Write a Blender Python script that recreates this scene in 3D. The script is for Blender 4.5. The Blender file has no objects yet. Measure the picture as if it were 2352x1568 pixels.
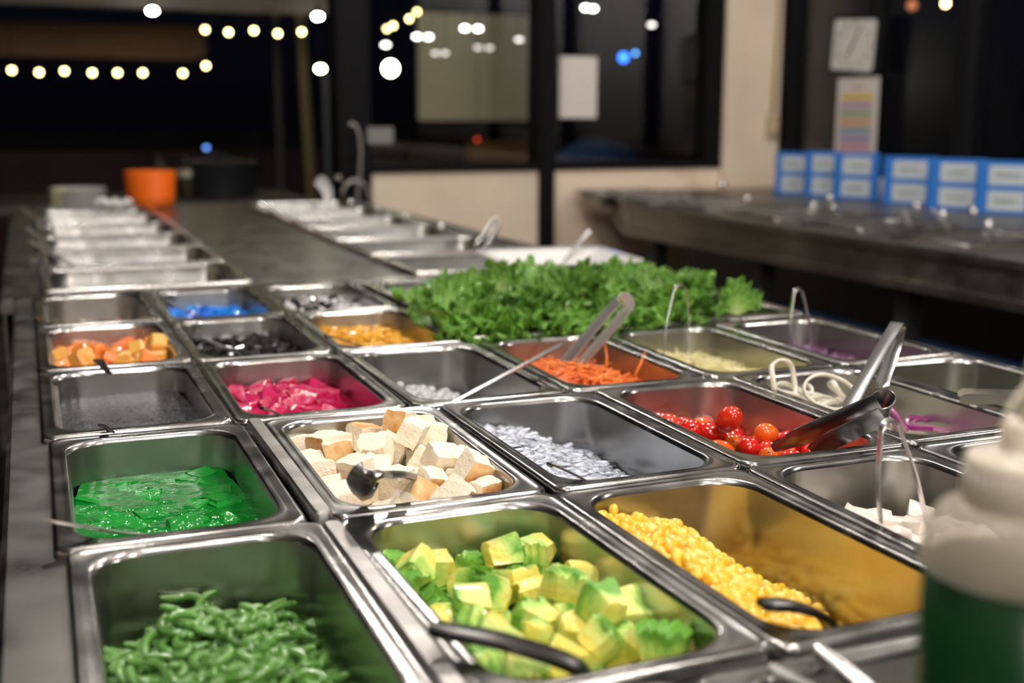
import bpy, math, random
from mathutils import Vector, Matrix, Euler, noise
PI = math.pi
SC = bpy.context.scene
COL = SC.collection
TOP = 0.90                      # height of the counter top above the floor; all z below are relative to it
R = math.radians

# ------------------------------------------------------------------ camera, world, exposure
YAW, PITCH, ROLL, FPX = 0.3842, 0.1877, 0.0029, 2730.6
CAM = Vector((-0.0019, -0.4786, 0.2649))
FW = Vector((math.sin(YAW)*math.cos(PITCH), math.cos(YAW)*math.cos(PITCH), -math.sin(PITCH)))
RT = Vector((math.cos(YAW), -math.sin(YAW), 0)); UP = RT.cross(FW)
RT, UP = RT*math.cos(ROLL)+UP*math.sin(ROLL), UP*math.cos(ROLL)-RT*math.sin(ROLL)
cd = bpy.data.cameras.new('camera'); cam = bpy.data.objects.new('camera', cd); COL.objects.link(cam)
cam.matrix_world = Matrix(((RT.x, UP.x, -FW.x, CAM.x), (RT.y, UP.y, -FW.y, CAM.y), (RT.z, UP.z, -FW.z, CAM.z+TOP), (0, 0, 0, 1)))
cd.sensor_width = 36; cd.lens = FPX*36/2352; cd.clip_start = .01; cd.clip_end = 200
cd.dof.use_dof = True; cd.dof.focus_distance = 0.95; cd.dof.aperture_fstop = 4.4
SC.camera = cam
w = bpy.data.worlds.new('world'); SC.world = w; w.use_nodes = True
wn = w.node_tree.nodes; wl = w.node_tree.links
tc = wn.new('ShaderNodeTexCoord'); sp = wn.new('ShaderNodeSeparateXYZ'); cr = wn.new('ShaderNodeValToRGB')
wl.new(tc.outputs['Generated'], sp.inputs[0]); wl.new(sp.outputs['Z'], cr.inputs[0]); wl.new(cr.outputs[0], wn['Background'].inputs[0])
cr.color_ramp.elements[0].color = (.0012, .0012, .002, 1); cr.color_ramp.elements[1].color = (.002, .0022, .005, 1)
cr.color_ramp.elements[1].position = .12
wn['Background'].inputs[1].default_value = 1.0
SC.view_settings.view_transform = 'Standard'; SC.view_settings.look = 'None'
SC.view_settings.exposure = 0.0; SC.view_settings.gamma = 1; SC.view_settings.use_curve_mapping = False
BULB_L = 300.0                   # radiance of the room's bulbs

def at(px, py, z=None, Y=None, X=None, d=None):
    """the point of the place that lies at a given height, depth or distance in the direction of a pixel"""
    r = FW + RT*((px-1176)/FPX) + UP*((784-py)/FPX)
    if d is not None: t = d
    elif z is not None: t = (z-CAM.z)/r.z
    elif Y is not None: t = (Y-CAM.y)/r.y
    else: t = (X-CAM.x)/r.x
    return CAM + r*t

SIM = {
 'crouton': '''551,-768,-530,-1,-176,0,92;537,-468,-527,-76,-4,101,91;-162,-912,-408,1,-175,-90,88;-284,1139,-388,-73,85,-81,88;345,54,-466,160,2,-87,95;566,10,-528,-178,0,90,87;-302,-568,-354,1,173,65,111;525,915,-443,-39,6,-173,106;334,-953,-465,-15,-76,-5,101;-439,-1044,-406,93,-1,-12,92;260,779,-422,90,18,11,112;-226,-1129,-381,75,87,74,108;353,-205,-477,-19,2,-89,92;-524,8,-354,80,-7,60,88;-550,-1115,-196,-92,-3,90,114;538,-1017,-521,93,-77,-3,96;114,1101,-387,-55,105,14,114;-308,-1,-317,-95,5,145,88;328,406,-446,70,-2,-90,99;-371,-877,-279,-22,-129,5,96;-557,-695,-380,94,4,-90,103;88,-872,-384,5,65,166,100;372,-594,-490,-80,-13,135,85;-232,1155,-190,85,-1,0,94;534,645,-481,41,73,-135,104;552,397,-470,110,-86,70,114;422,454,-225,-1,9,56,113;223,-1124,-442,-75,104,-5,101;526,-578,-340,8,15,-11,89;173,-378,-385,83,20,-30,112;282,769,-199,8,-16,166,109;445,1081,-334,43,148,-18,105;-411,-187,-335,-5,-9,53,106;565,161,-341,-90,64,-90,103;-286,706,-334,88,-7,-32,105;524,-799,-353,-180,2,-21,94;-279,447,-316,41,-83,131,90;-537,638,-343,-10,-159,-79,94;-171,-349,-328,6,1,-20,110;555,777,-226,-90,61,-90,113;-532,1132,-398,3,4,180,108;301,1041,-160,-34,35,167,102;-22,-644,-325,-23,-17,-126,110;566,-235,-424,89,-50,-88,100;-95,884,-342,55,-84,77,108;0,592,-309,116,-71,13,113;301,-717,-319,-33,-56,-115,91;560,-1138,-325,102,-7,90,88;126,151,-343,-113,0,-90,113;410,-38,-303,-17,12,-58,96;40,-1100,-262,-46,12,78,112;-223,932,-134,-4,-5,-63,94;-371,763,-119,92,-7,-63,110;134,383,-386,-3,22,-1,95;-513,-418,-357,40,-99,31,97;429,-360,-235,117,-18,105,109;-98,334,-330,-6,-3,-97,88;-72,-127,-247,-40,120,-49,107;396,-1125,-255,6,-76,-6,97;28,980,-116,-179,6,15,115;517,571,-34,-172,7,81,106;-333,-1146,-143,-129,-94,39,106;176,-118,-235,139,16,7,97;566,-22,-127,89,1,-90,100;163,532,-115,-27,-8,-119,112;-547,925,-376,44,84,-46,99;-81,-441,-114,-49,96,-97,107;170,-1083,-55,127,29,57,115;-545,315,-291,-98,-22,90,108;-538,504,-190,113,-5,-2,100;295,-861,-171,-151,19,-56,103;-34,324,-64,-61,-12,-28,114;-553,49,-137,85,10,90,105;-522,-666,-151,86,4,180,109;289,804,30,51,108,12,107;515,-526,-47,59,10,-90,109;164,-603,-213,156,19,-53,91;-540,-475,-154,-85,-8,-1,95;-320,-411,-127,-113,84,55,95;-543,-240,-164,142,-100,21,86;339,211,-186,76,32,-25,109;-333,253,-308,-92,-7,-4,98;553,1126,-99,47,118,43,85;361,-189,-42,24,122,-55,111;542,-748,-166,88,0,-168,92;-160,-896,-174,-84,39,32,98;554,925,-63,151,0,0,94;-317,492,-103,47,83,-49,105;-532,1108,-187,3,-10,-84,104;214,-367,-152,64,-19,-163,89;534,776,151,-37,139,-27,87;28,-792,-100,-32,-155,78,98;-89,129,-190,-148,8,-10,113;-315,-92,-94,-50,84,-23,109;298,404,36,64,-9,-123,101''',
 'fruit': '''-402,870,-451,-4,1,103,88;-362,-910,-436,90,86,0,87;431,-535,-362,-20,0,-91,86;-562,26,-443,-4,-94,0,94;-77,-126,-414,30,-96,-2,86;-446,-229,-427,86,0,92,112;327,756,-392,86,0,96,88;-68,233,-413,2,-94,0,88;-249,-496,-436,-5,2,104,91;527,-293,-353,114,86,0,102;357,1150,-373,90,-4,-3,105;-542,-532,-461,179,-4,15,89;-132,-982,-396,161,86,0,108;-37,-626,-395,-92,4,147,113;120,407,-393,91,-4,-14,103;-77,1132,-417,4,-1,-80,98;-205,935,-412,159,-94,0,98;41,61,-373,-94,51,29,88;561,-18,-363,-94,0,90,99;533,-598,-220,90,21,0,96;127,-220,-374,-61,-94,0,110;-414,375,-437,169,-94,0,90;385,389,-376,-2,176,-21,105;-541,-445,-287,4,175,2,103;297,-355,-383,-88,4,-156,99;144,638,-394,-4,0,95,105;-553,-845,-453,90,176,-1,94;123,-803,-392,138,-94,0,94;524,734,-327,19,-4,6,114;299,-933,-372,72,86,0,101;-549,568,-454,-4,1,98,97;455,174,-373,-80,-94,0,88;-421,-19,-252,46,-29,-4,94;-558,225,-321,-11,-42,90,92;-350,1110,-433,-93,3,128,98;-367,-719,-446,4,-1,-81,91;53,389,-208,-3,177,-44,103;-361,695,-307,50,-27,161,114;133,-1110,-390,-4,179,-79,110;-533,124,-153,-72,39,-68,103;534,525,-187,-105,49,-106,113;-251,-199,-432,-94,1,100,91;-325,-811,-227,-11,-114,-68,101;526,-831,-313,56,4,-178,114;-206,453,-411,-43,86,0,99;197,176,-319,-68,-133,5,106;-101,-369,-376,-68,8,-166,87;558,247,-185,82,-2,-90,99;58,886,-351,13,67,-62,109;210,-1138,-192,177,-5,88,96;-421,958,-266,-4,159,-3,88;-323,255,-224,-12,-57,-63,108;254,-52,-399,-93,3,128,86;277,938,-239,-21,142,-96,115;-548,-666,-262,94,-5,-90,115;-193,980,-224,-90,-4,-2,89;-560,495,-263,101,-99,-11,91;529,-170,-29,67,-55,-65,113;246,-622,-333,69,-160,-1,96;-164,12,-272,3,20,144,88;-136,-704,-211,176,-1,86,92;-285,-81,-103,-151,53,26,106;9,-896,-237,-26,-171,-66,87;-270,1158,-241,-88,179,0,99;505,-393,-145,-1,4,175,113;-285,-337,-205,1,146,-6,107;-292,96,-428,145,-94,0,89;-347,-609,-269,157,84,-10,88;-137,507,-189,-81,-93,-46,107;343,-159,-231,-62,119,-58,93;-315,-1133,-269,-103,131,0,107;-5,-1133,-206,47,16,-99,86;-514,-934,-229,-93,9,109,113;161,651,-204,176,0,84,104;122,-698,-147,8,-25,20,108;-534,-1112,-436,157,86,0,99;-546,-231,-210,24,-9,-4,96;147,-136,-166,-4,1,98,100;-378,495,-196,-99,36,93,100;-157,-1144,-104,-86,-49,0,110;553,1047,-349,3,86,0,104;340,289,-154,-106,-41,89,104;431,-1138,-355,98,-94,0,107;225,-911,-179,94,0,-85,97;-319,-639,-40,-67,4,-137,112;-138,677,-426,1,-4,-20,94;461,52,-184,112,86,0,87;102,-455,-235,115,19,87,94;-547,1149,-288,156,3,90,91;-55,-173,-182,-168,73,10,88;-63,-494,-122,-36,128,-37,102;366,-617,-114,-51,57,-135,95''',
 'marrow': '''561,376,-718,62,101,-22,86;-136,1137,-620,86,85,-98,105;-537,640,-561,-1,175,-90,115;541,584,-715,-103,-2,-90,101;-76,893,-637,-8,-5,-84,85;539,85,-702,1,-11,180,101;549,-530,-703,56,103,-28,95;337,747,-688,3,-169,-9,94;569,-751,-728,9,-1,90,88;312,518,-627,89,86,-91,114;-114,-662,-528,-90,45,7,95;95,-1047,-650,-87,-9,115,93;395,281,-686,166,1,-77,90;297,963,-684,178,9,-4,101;567,-1028,-736,-87,-1,90,87;-502,1133,-597,158,-82,20,102;366,1159,-713,89,-172,0,89;-527,12,-529,-50,-99,-44,97;-546,906,-593,-94,-3,-90,105;306,30,-640,21,-78,-1,95;-541,216,-552,91,-5,-4,97;-310,416,-542,-89,1,165,112;-422,-1034,-572,6,0,12,115;521,298,-495,11,103,35,96;204,253,-616,78,1,-77,110;322,-427,-647,15,-3,93,106;-307,-467,-522,-29,98,-58,100;-551,-1124,-345,-90,-83,-90,107;254,-897,-678,81,-168,9,85;127,771,-652,-78,-171,-15,94;-289,666,-571,58,87,-79,97;-512,-646,-564,-5,-3,106,91;542,-283,-690,-87,-1,90,111;-510,762,-361,91,4,58,97;-109,-1150,-623,-91,-174,0,99;-244,20,-509,2,-179,-36,112;-488,1124,-381,107,0,100,104;112,-331,-584,-11,78,171,95;-510,-201,-487,3,-51,-17,94;40,605,-614,-79,-9,165,90;159,-120,-586,152,103,-8,102;360,-693,-658,-170,-72,-11,103;161,-735,-633,-163,-71,-13,86;-543,103,-343,-84,7,175,97;20,563,-384,-35,116,53,96;135,-545,-513,94,-44,6,101;-308,-1141,-334,3,98,-1,112;550,-680,-516,-114,4,-90,86;-24,-895,-478,103,-21,-78,106;-8,407,-569,-151,-73,38,103;-107,-272,-526,-85,-169,-11,112;367,-1141,-701,104,-1,85,95;-305,-666,-373,28,-38,38,98;-547,411,-567,-90,4,176,95;214,-1142,-478,9,104,-81,89;-148,225,-551,90,-7,-120,94;-291,933,-518,178,48,0,99;483,-95,-476,-54,3,20,109;363,203,-442,-102,3,-64,89;-547,-839,-419,-97,35,-90,101;92,1127,-659,-7,-4,-93,103;382,-904,-488,-115,32,-92,101;521,1127,-522,90,11,6,109;-360,926,-274,-139,46,-5,98;263,462,-393,-100,4,90,112;-523,-409,-392,39,33,-156,96;-312,-149,-306,136,3,-39,111;-203,-953,-602,-2,7,-78,85;-547,-643,-324,124,3,-4,102;6,86,-556,121,102,-5,94;414,-472,-396,47,14,42,111;2,-574,-360,77,136,6,110;492,823,-528,-84,17,30,94;108,912,-471,-71,-28,-170,97;-75,769,-395,17,69,-132,97;307,1129,-493,37,-109,-120,91;474,-1060,-354,-65,-4,49,105;334,224,-256,94,17,14,88;272,724,-420,16,179,17,111;220,-233,-376,-93,-8,148,112;494,-764,-276,83,-1,-47,103;-285,-928,-361,-95,18,-9,98;-213,275,-310,4,-107,72,113;-131,1158,-403,87,-95,3,92;100,1141,-465,102,2,96,93;536,373,-298,-110,-10,-90,100;233,972,-288,-10,155,-94,97;484,902,-307,178,5,-51,106;-23,-207,-349,-11,9,-24,89;-339,-423,-234,61,-142,58,107;555,-209,-288,-5,29,-90,109;349,-331,-184,-20,-172,13,104;556,557,-516,-82,2,90,92;205,-553,-272,48,12,-80,90;245,64,-406,10,149,-56,85;67,2,-361,25,10,33,93;-342,-749,-198,-134,-3,-9,88''',
 'tomato': '''-568,621,-404,-74,-17,142,85;546,903,-659,-86,12,-153,114;554,-568,-635,18,161,-9,109;360,571,-630,85,1,-137,85;570,-356,-670,142,-63,-59,95;-161,651,-463,-105,-32,-131,88;536,443,-648,-43,28,143,111;2,1164,-542,130,-8,76,92;218,748,-577,-55,39,126,101;550,133,-629,-38,10,-174,115;431,-214,-621,-80,-173,-6,105;-557,147,-351,-128,-72,29,110;557,-828,-674,66,55,20,94;-200,-744,-429,-9,107,-98,94;148,342,-500,88,31,57,114;-343,225,-349,57,-11,-16,114;225,107,-533,-12,56,88,98;205,-539,-500,-37,36,-92,109;365,264,-590,-122,-75,38,114;-274,-970,-438,50,16,-112,92;-83,279,-411,-25,77,143,115;467,-991,-628,-145,20,-6,98;441,726,-641,145,-45,-9,97;373,-829,-613,132,0,-39,86;-192,1108,-488,89,6,47,100;37,618,-516,89,-35,-33,85;370,-644,-613,-116,-11,-119,96;46,118,-473,-12,65,-134,87;-160,-1144,-468,39,-33,-79,105;568,-1148,-659,-32,179,-14,97;566,281,-504,-6,-121,-116,92;-416,-1142,-421,154,-72,42,110;89,-77,-467,-96,-12,-32,101;-557,-962,-392,-98,52,-13,106;200,-943,-570,81,-7,-74,98;386,-451,-612,-23,40,169,94;-18,798,-497,-130,-5,-40,103;328,-1144,-587,113,-14,-105,112;206,545,-514,8,17,-9,108;575,-100,-549,96,-75,2,91;90,-1135,-523,52,-119,-26,112;-44,-965,-474,25,-42,-25,109;524,-725,-524,-68,-13,84,94;-534,-103,-363,-82,-17,-2,88;276,-109,-536,135,-31,-50,103;51,990,-540,-10,48,159,96;303,-329,-495,-133,9,9,96;-224,884,-453,-59,59,-127,109;276,988,-586,50,24,-155,112;206,-748,-551,12,42,-167,99;549,1145,-675,74,-23,134,96;118,-350,-491,50,8,-39,93;386,71,-422,133,-30,80,112;552,-380,-491,74,-97,-24,98;371,1158,-606,-29,6,-81,96;-464,-460,-353,46,75,-148,111;437,-206,-420,74,111,57,107;3,-712,-470,82,-139,-22,104''',
}

# ------------------------------------------------------------------ materials
MATS = {}
def mat(name, col, rough=.5, metal=0, bump=0, bscale=60, var=0, vscale=8, col2=None, coat=0, emit=0, trans=0, sss=0, spec=.5,
        aniso=None, alpha=1, detail=3, bdist=.002, rvar=0, stretch=None, vlo=.35, vhi=.65):
    if name in MATS: return MATS[name]
    m = bpy.data.materials.new(name); m.use_nodes = True; MATS[name] = m
    nt = m.node_tree; n = nt.nodes; l = nt.links; b = n['Principled BSDF']
    b.inputs['Base Color'].default_value = (*col, 1); b.inputs['Roughness'].default_value = rough; b.inputs['Metallic'].default_value = metal
    b.inputs['Specular IOR Level'].default_value = spec
    if coat: b.inputs['Coat Weight'].default_value = coat; b.inputs['Coat Roughness'].default_value = .05
    if emit: b.inputs['Emission Color'].default_value = (*col, 1); b.inputs['Emission Strength'].default_value = emit
    if trans: b.inputs['Transmission Weight'].default_value = trans
    if sss: b.inputs['Subsurface Weight'].default_value = sss; b.inputs['Subsurface Radius'].default_value = (.01, .008, .005); b.inputs['Subsurface Scale'].default_value = .6
    if alpha < 1: b.inputs['Alpha'].default_value = alpha
    t = None
    if bump or var or rvar:
        t = n.new('ShaderNodeTexCoord'); src = t.outputs['Object']
        if stretch:
            mp = n.new('ShaderNodeMapping'); mp.inputs['Scale'].default_value = stretch; l.new(src, mp.inputs[0]); src = mp.outputs[0]
    if bump:
        x = n.new('ShaderNodeTexNoise'); x.inputs['Scale'].default_value = bscale; x.inputs['Detail'].default_value = detail; l.new(src, x.inputs['Vector'])
        bp = n.new('ShaderNodeBump'); bp.inputs['Strength'].default_value = bump; bp.inputs['Distance'].default_value = bdist
        l.new(x.outputs['Fac'], bp.inputs['Height']); l.new(bp.outputs[0], b.inputs['Normal'])
    if var:
        x = n.new('ShaderNodeTexNoise'); x.inputs['Scale'].default_value = vscale; x.inputs['Detail'].default_value = 4; l.new(t.outputs['Object'], x.inputs['Vector'])
        c = n.new('ShaderNodeValToRGB'); l.new(x.outputs['Fac'], c.inputs[0]); l.new(c.outputs[0], b.inputs['Base Color'])
        c2 = col2 or tuple(v*(1-var) for v in col)
        c.color_ramp.elements[0].color = (*c2, 1); c.color_ramp.elements[1].color = (*col, 1)
        c.color_ramp.elements[0].position = vlo; c.color_ramp.elements[1].position = vhi
    if rvar:
        x = n.new('ShaderNodeTexNoise'); x.inputs['Scale'].default_value = 25; x.inputs['Detail'].default_value = 5; l.new(src, x.inputs['Vector'])
        mr = n.new('ShaderNodeMapRange'); mr.inputs[1].default_value = .3; mr.inputs[2].default_value = .7
        mr.inputs[3].default_value = rough-rvar; mr.inputs[4].default_value = rough+rvar
        l.new(x.outputs['Fac'], mr.inputs[0]); l.new(mr.outputs[0], b.inputs['Roughness'])
    return m
def obj_random(m, cols, rnd_val=True):
    """give each object its own shade from a ramp of natural colours"""
    n = m.node_tree.nodes; l = m.node_tree.links; b = n['Principled BSDF']
    oi = n.new('ShaderNodeObjectInfo'); c = n.new('ShaderNodeValToRGB'); c.color_ramp.interpolation = 'LINEAR'
    while len(c.color_ramp.elements) < len(cols): c.color_ramp.elements.new(.5)
    for i, k in enumerate(cols):
        c.color_ramp.elements[i].position = i/(len(cols)-1); c.color_ramp.elements[i].color = (*k, 1)
    l.new(oi.outputs['Random'], c.inputs[0])
    l.new(c.outputs[0], b.inputs['Base Color']); return m

steel = mat('pan_steel', (.47, .46, .45), .23, 1, bump=.012, bscale=160, var=.3, vscale=22, rvar=.07, bdist=.0003, col2=(.33, .325, .31))
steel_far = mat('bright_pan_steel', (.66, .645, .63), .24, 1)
steel_in = mat('brushed_basin_steel', (.54, .535, .52), .27, 1, var=.35, vscale=11, col2=(.38, .375, .36))
steel_top = mat('counter_steel', (.36, .35, .34), .36, 1, bump=.1, bscale=120, var=.35, vscale=9, rvar=.10, bdist=.0003, col2=(.24, .235, .225))
steel_dull = mat('dull_steel', (.33, .30, .27), .42, 1, bump=.2, bscale=20, var=.4, vscale=4, rvar=.08)
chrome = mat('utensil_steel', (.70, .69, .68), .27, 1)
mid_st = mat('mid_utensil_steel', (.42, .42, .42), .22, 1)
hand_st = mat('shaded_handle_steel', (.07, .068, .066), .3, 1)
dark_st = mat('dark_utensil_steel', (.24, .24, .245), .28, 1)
black_m = mat('black_paint', (.006, .006, .007), .8, spec=.1)
dark_m = mat('dark_well', (.015, .015, .016), .6, bump=.2)
cream = mat('cream_paint', (.80, .68, .53), .75, bump=.1, bscale=10, var=.2, vscale=2.5, col2=(.68, .57, .44))
cream_worn = mat('worn_cream_paint', (.82, .67, .52), .75, bump=.15, bscale=12, var=.5, vscale=3, col2=(.58, .40, .29), vlo=.28, vhi=.42)
white_p = mat('white_melamine', (.80, .79, .78), .18, coat=.3)
paper = mat('paper', (.62, .58, .55), .8)

# ------------------------------------------------------------------ mesh helpers
class MB:
    def __init__(s): s.v = []; s.f = []; s.mi = []; s.k = 0
    def add(s, v, f, m=None):
        o = len(s.v); s.v += [tuple(p) for p in v]; s.f += [tuple(i+o for i in q) for q in f]; s.mi += [s.k if m is None else m]*len(f)
    def box(s, x0, x1, y0, y1, z0, z1, m=None):
        s.add([(x, y, z) for x in (x0, x1) for y in (y0, y1) for z in (z0, z1)],
              [(0, 1, 3, 2), (4, 6, 7, 5), (0, 4, 5, 1), (2, 3, 7, 6), (0, 2, 6, 4), (1, 5, 7, 3)], m)
    def loft(s, rings, cap0=False, cap1=False, closed=True, m=None):
        n = len(rings[0]); v = [p for r in rings for p in r]; f = []
        for j in range(len(rings)-1):
            for i in range(n if closed else n-1):
                k = (i+1) % n; f.append((j*n+i, j*n+k, (j+1)*n+k, (j+1)*n+i))
        if cap0: f.append(tuple(range(n))[::-1])
        if cap1: f.append(tuple((len(rings)-1)*n+i for i in range(n)))
        s.add(v, f, m)
    def tube(s, pts, rad, sides=8, m=None, cap=True):
        pts = [Vector(p) for p in pts]; rings = []; N = None
        for i, p in enumerate(pts):
            t = (pts[min(i+1, len(pts)-1)]-pts[max(i-1, 0)]); t = t.normalized() if t.length > 1e-9 else Vector((0, 0, 1))
            if N is None: N = t.orthogonal().normalized()
            N = (N-t*N.dot(t)); N = N.normalized() if N.length > 1e-6 else t.orthogonal().normalized()
            B = t.cross(N); r = rad[i] if isinstance(rad, (list, tuple)) else rad
            rings.append([p+(N*math.cos(a)+B*math.sin(a))*r for a in [2*PI*k/sides for k in range(sides)]])
        s.loft(rings, cap, cap, m=m)
    def ribbon(s, pts, wid, side, th=.0012, crown=0, m=None):
        """strip of sheet steel along pts; side = direction across the strip, crown = channel depth"""
        pts = [Vector(p) for p in pts]; rings = []
        for i, p in enumerate(pts):
            t = (pts[min(i+1, len(pts)-1)]-pts[max(i-1, 0)]).normalized()
            sd = side[i] if isinstance(side, list) else side
            sd = (sd-t*sd.dot(t)).normalized(); nn = t.cross(sd)
            w = wid[i] if isinstance(wid, (list, tuple)) else wid
            c = crown[i] if isinstance(crown, (list, tuple)) else crown
            us = (-1, -.8, -.4, 0, .4, .8, 1)
            up = [p+sd*(u*w/2)+nn*(c*(1-u*u)+th/2) for u in us]; dn = [p+sd*(u*w/2)+nn*(c*(1-u*u)-th/2) for u in us]
            rings.append(up+dn[::-1])
        s.loft(rings, True, True, m=m)
    def lathe(s, prof, n=32, m=None, c=(0, 0, 0)):
        s.loft([[(c[0]+r*math.cos(2*PI*k/n), c[1]+r*math.sin(2*PI*k/n), c[2]+z) for k in range(n)] for r, z in prof], prof[0][0] > 1e-6, prof[-1][0] > 1e-6, m=m)
    def build(s, name, mats, parent=None, smooth=True, loc=None, auto=None):
        me = s.mesh(name, mats, smooth, auto); o = bpy.data.objects.new(name, me); COL.objects.link(o)
        if loc is not None: o.location = loc
        if parent is not None: o.parent = parent
        return o
    def mesh(s, name, mats, smooth=True, auto=None):
        me = bpy.data.meshes.new(name); me.from_pydata(s.v, [], s.f)
        for m in (mats if isinstance(mats, (list, tuple)) else [mats]): me.materials.append(m)
        me.polygons.foreach_set('material_index', s.mi)
        me.polygons.foreach_set('use_smooth', [smooth]*len(me.polygons))
        me.update()
        if auto and smooth:
            me.set_sharp_from_angle(angle=R(auto))
        return me
def rrect(w, d, r, z, seg=7):
    """rounded rectangle ring centred on the origin"""
    r = min(r, w/2-.0005, d/2-.0005); pts = []
    for cx, cy, a0 in ((w/2-r, d/2-r, 0), (-w/2+r, d/2-r, PI/2), (-w/2+r, -d/2+r, PI), (w/2-r, -d/2+r, 1.5*PI)):
        for k in range(seg+1):
            a = a0+PI/2*k/seg; pts.append((cx+r*math.cos(a), cy+r*math.sin(a), z))
    return pts
def tag(o, label=None, cat=None, group=None, kind=None):
    if label: o['label'] = label
    if cat: o['category'] = cat
    if group: o['group'] = group
    if kind: o['kind'] = kind
    if o.parent is None and not o.get('lifted'): o.location.z += TOP; o['lifted'] = 1
    return o
def empty(name, loc, label=None, cat=None, group=None, rz=0):
    o = bpy.data.objects.new(name, None); COL.objects.link(o); o.location = loc; o.rotation_euler.z = rz; o.empty_display_size = .05
    return tag(o, label, cat, group)
def struct(name, mb, m, **k):
    o = mb.build(name, m, smooth=False, **k); return tag(o, kind='structure')
def copy_tree(o, parent=None):
    c = o.copy(); COL.objects.link(c)
    if parent is not None: c.parent = parent
    for ch in [x for x in KIDS.get(o.name, [])]: copy_tree(ch, c)
    return c
KIDS = {}
def put(me, name, loc, rot, scale=1, label=None, cat=None, group=None, parent=None):
    o = bpy.data.objects.new(name, me); COL.objects.link(o); o.location = loc; o.rotation_euler = rot
    o.scale = (scale,)*3 if not isinstance(scale, tuple) else scale
    if parent is not None: o.parent = parent; return o
    return tag(o, label, cat, group)

# ------------------------------------------------------------------ the room
XW, YW, XR = 1.07, 3.45, 2.68       # left end of the window wall, its plane, plane of the right wall
CEIL = 1.55
tile = mat('floor_tile', (.34, .33, .27), .35, bump=.1, bscale=5, var=.4, vscale=3)
b = MB(); b.box(-3.4, 3.2, -10, 12, -TOP-.06, -TOP-.004); struct('floor', b, mat('tile_grout', (.05, .048, .045), .8))
fl = bpy.data.objects['floor']
me = MB(); me.loft([rrect(.396, .396, .004, 0, 1), rrect(.396, .396, .004, .003, 1), rrect(.392, .392, .004, .004, 1)], False, True); tm = me.mesh('floor_tile', tile, False)
for i in range(-3, 1):
    for j in range(0, 18):
        o = bpy.data.objects.new('floor_tile', tm); COL.objects.link(o); o.parent = fl; o.location = (-.25+.4*i, -.2+.4*j, -TOP-.004)
ceil_m = mat('ceiling_paint', (.20, .19, .18), .8)
b = MB(); b.box(-3.3, XR+.1, -10, YW+.1, CEIL, CEIL+.05); struct('ceiling', b, ceil_m)
b = MB(); b.box(-3.4, -3.3, -10, 1.2, -TOP, CEIL); struct('wall_left', b, cream)
b = MB(); b.box(-3.4, XR+.1, -10.1, -10, -TOP, CEIL); struct('wall_front', b, cream)
# window wall at the back
SILL = .078
b = MB(); b.box(XW, 1.685, YW, YW+.09, -TOP, SILL); struct('wall_back', b, cream)
b = MB(); b.box(1.74, 2.43, YW, YW+.09, -TOP, SILL); struct('wall_back_worn', b, cream_worn)
b = MB(); b.box(2.43, XR+.1, YW-.03, YW+.12, -TOP, CEIL); struct('wall_pillar', b, cream)
b = MB()
b.box(XW-.11, XW, YW-.02, YW+.1, -TOP, CEIL); b.box(1.685, 1.74, YW-.025, YW+.1, -TOP, CEIL); b.box(2.40, 2.43, YW-.012, YW+.1, SILL, CEIL)
b.box(XW, 1.685, YW-.015, YW+.1, SILL-.004, SILL+.022); b.box(1.74, 2.43, YW-.015, YW+.1, SILL-.004, SILL+.022)
b.box(2.365, 2.40, YW-.01, YW+.1, SILL+.022, CEIL)
struct('window_1', b, black_m)
# window glass: clear sheet that mirrors the bulbs of the room
gm = bpy.data.materials.new('window_glass'); gm.use_nodes = True; nn = gm.node_tree.nodes; ll = gm.node_tree.links; nn.clear()
o_ = nn.new('ShaderNodeOutputMaterial'); mx = nn.new('ShaderNodeMixShader'); tr = nn.new('ShaderNodeBsdfTransparent'); gl = nn.new('ShaderNodeBsdfGlossy'); fr = nn.new('ShaderNodeFresnel')
gl.inputs['Roughness'].default_value = .0; fr.inputs['IOR'].default_value = 1.52; tr.inputs[0].default_value = (.86, .88, .88, 1)
ll.new(fr.outputs[0], mx.inputs[0]); ll.new(tr.outputs[0], mx.inputs[1]); ll.new(gl.outputs[0], mx.inputs[2]); ll.new(mx.outputs[0], o_.inputs[0])
gm2 = gm.copy(); gm2.name = 'dusty_window_glass'; [setattr(q.inputs['Roughness'], 'default_value', .28) for q in gm2.node_tree.nodes if q.type == 'BSDF_GLOSSY']; [setattr(q.inputs['IOR'], 'default_value', 1.18) for q in gm2.node_tree.nodes if q.type == 'FRESNEL']
w1 = bpy.data.objects['window_1']
for x0, x1 in ((XW, 1.685), (1.74, 2.365)):
    b = MB(); b.add([(x0, YW+.03, SILL+.02), (x1, YW+.03, SILL+.02), (x1, YW+.03, CEIL), (x0, YW+.03, CEIL)], [(0, 1, 2, 3)])
    b.build('pane', gm, w1, False)
# right-hand wall with its windows
b = MB(); b.box(XR, XR+.1, -10, YW-.03, -TOP, .06); struct('wall_right', b, cream)
b = MB(); b.box(XR, XR+.1, -10, YW-.03, .06, .10); b.box(XR-.01, XR+.08, 3.36, YW-.03, .06, CEIL)
MUL = [2.91, 2.47, 1.55, .45, -1.2]
for y, w_ in zip(MUL, (.012, .026, .022, .022, .022)): b.box(XR-.01, XR+.07, y-w_, y+w_, .1, CEIL)
struct('window_2', b, black_m)
w2 = bpy.data.objects['window_2']
ys = [3.36]+MUL
for a, c in zip(ys[1:], ys[:-1]):
    b = MB(); b.add([(XR+.03, a, .1), (XR+.03, c, .1), (XR+.03, c, CEIL), (XR+.03, a, CEIL)], [(0, 1, 2, 3)]); b.build('pane', gm2, w2, False)

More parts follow.
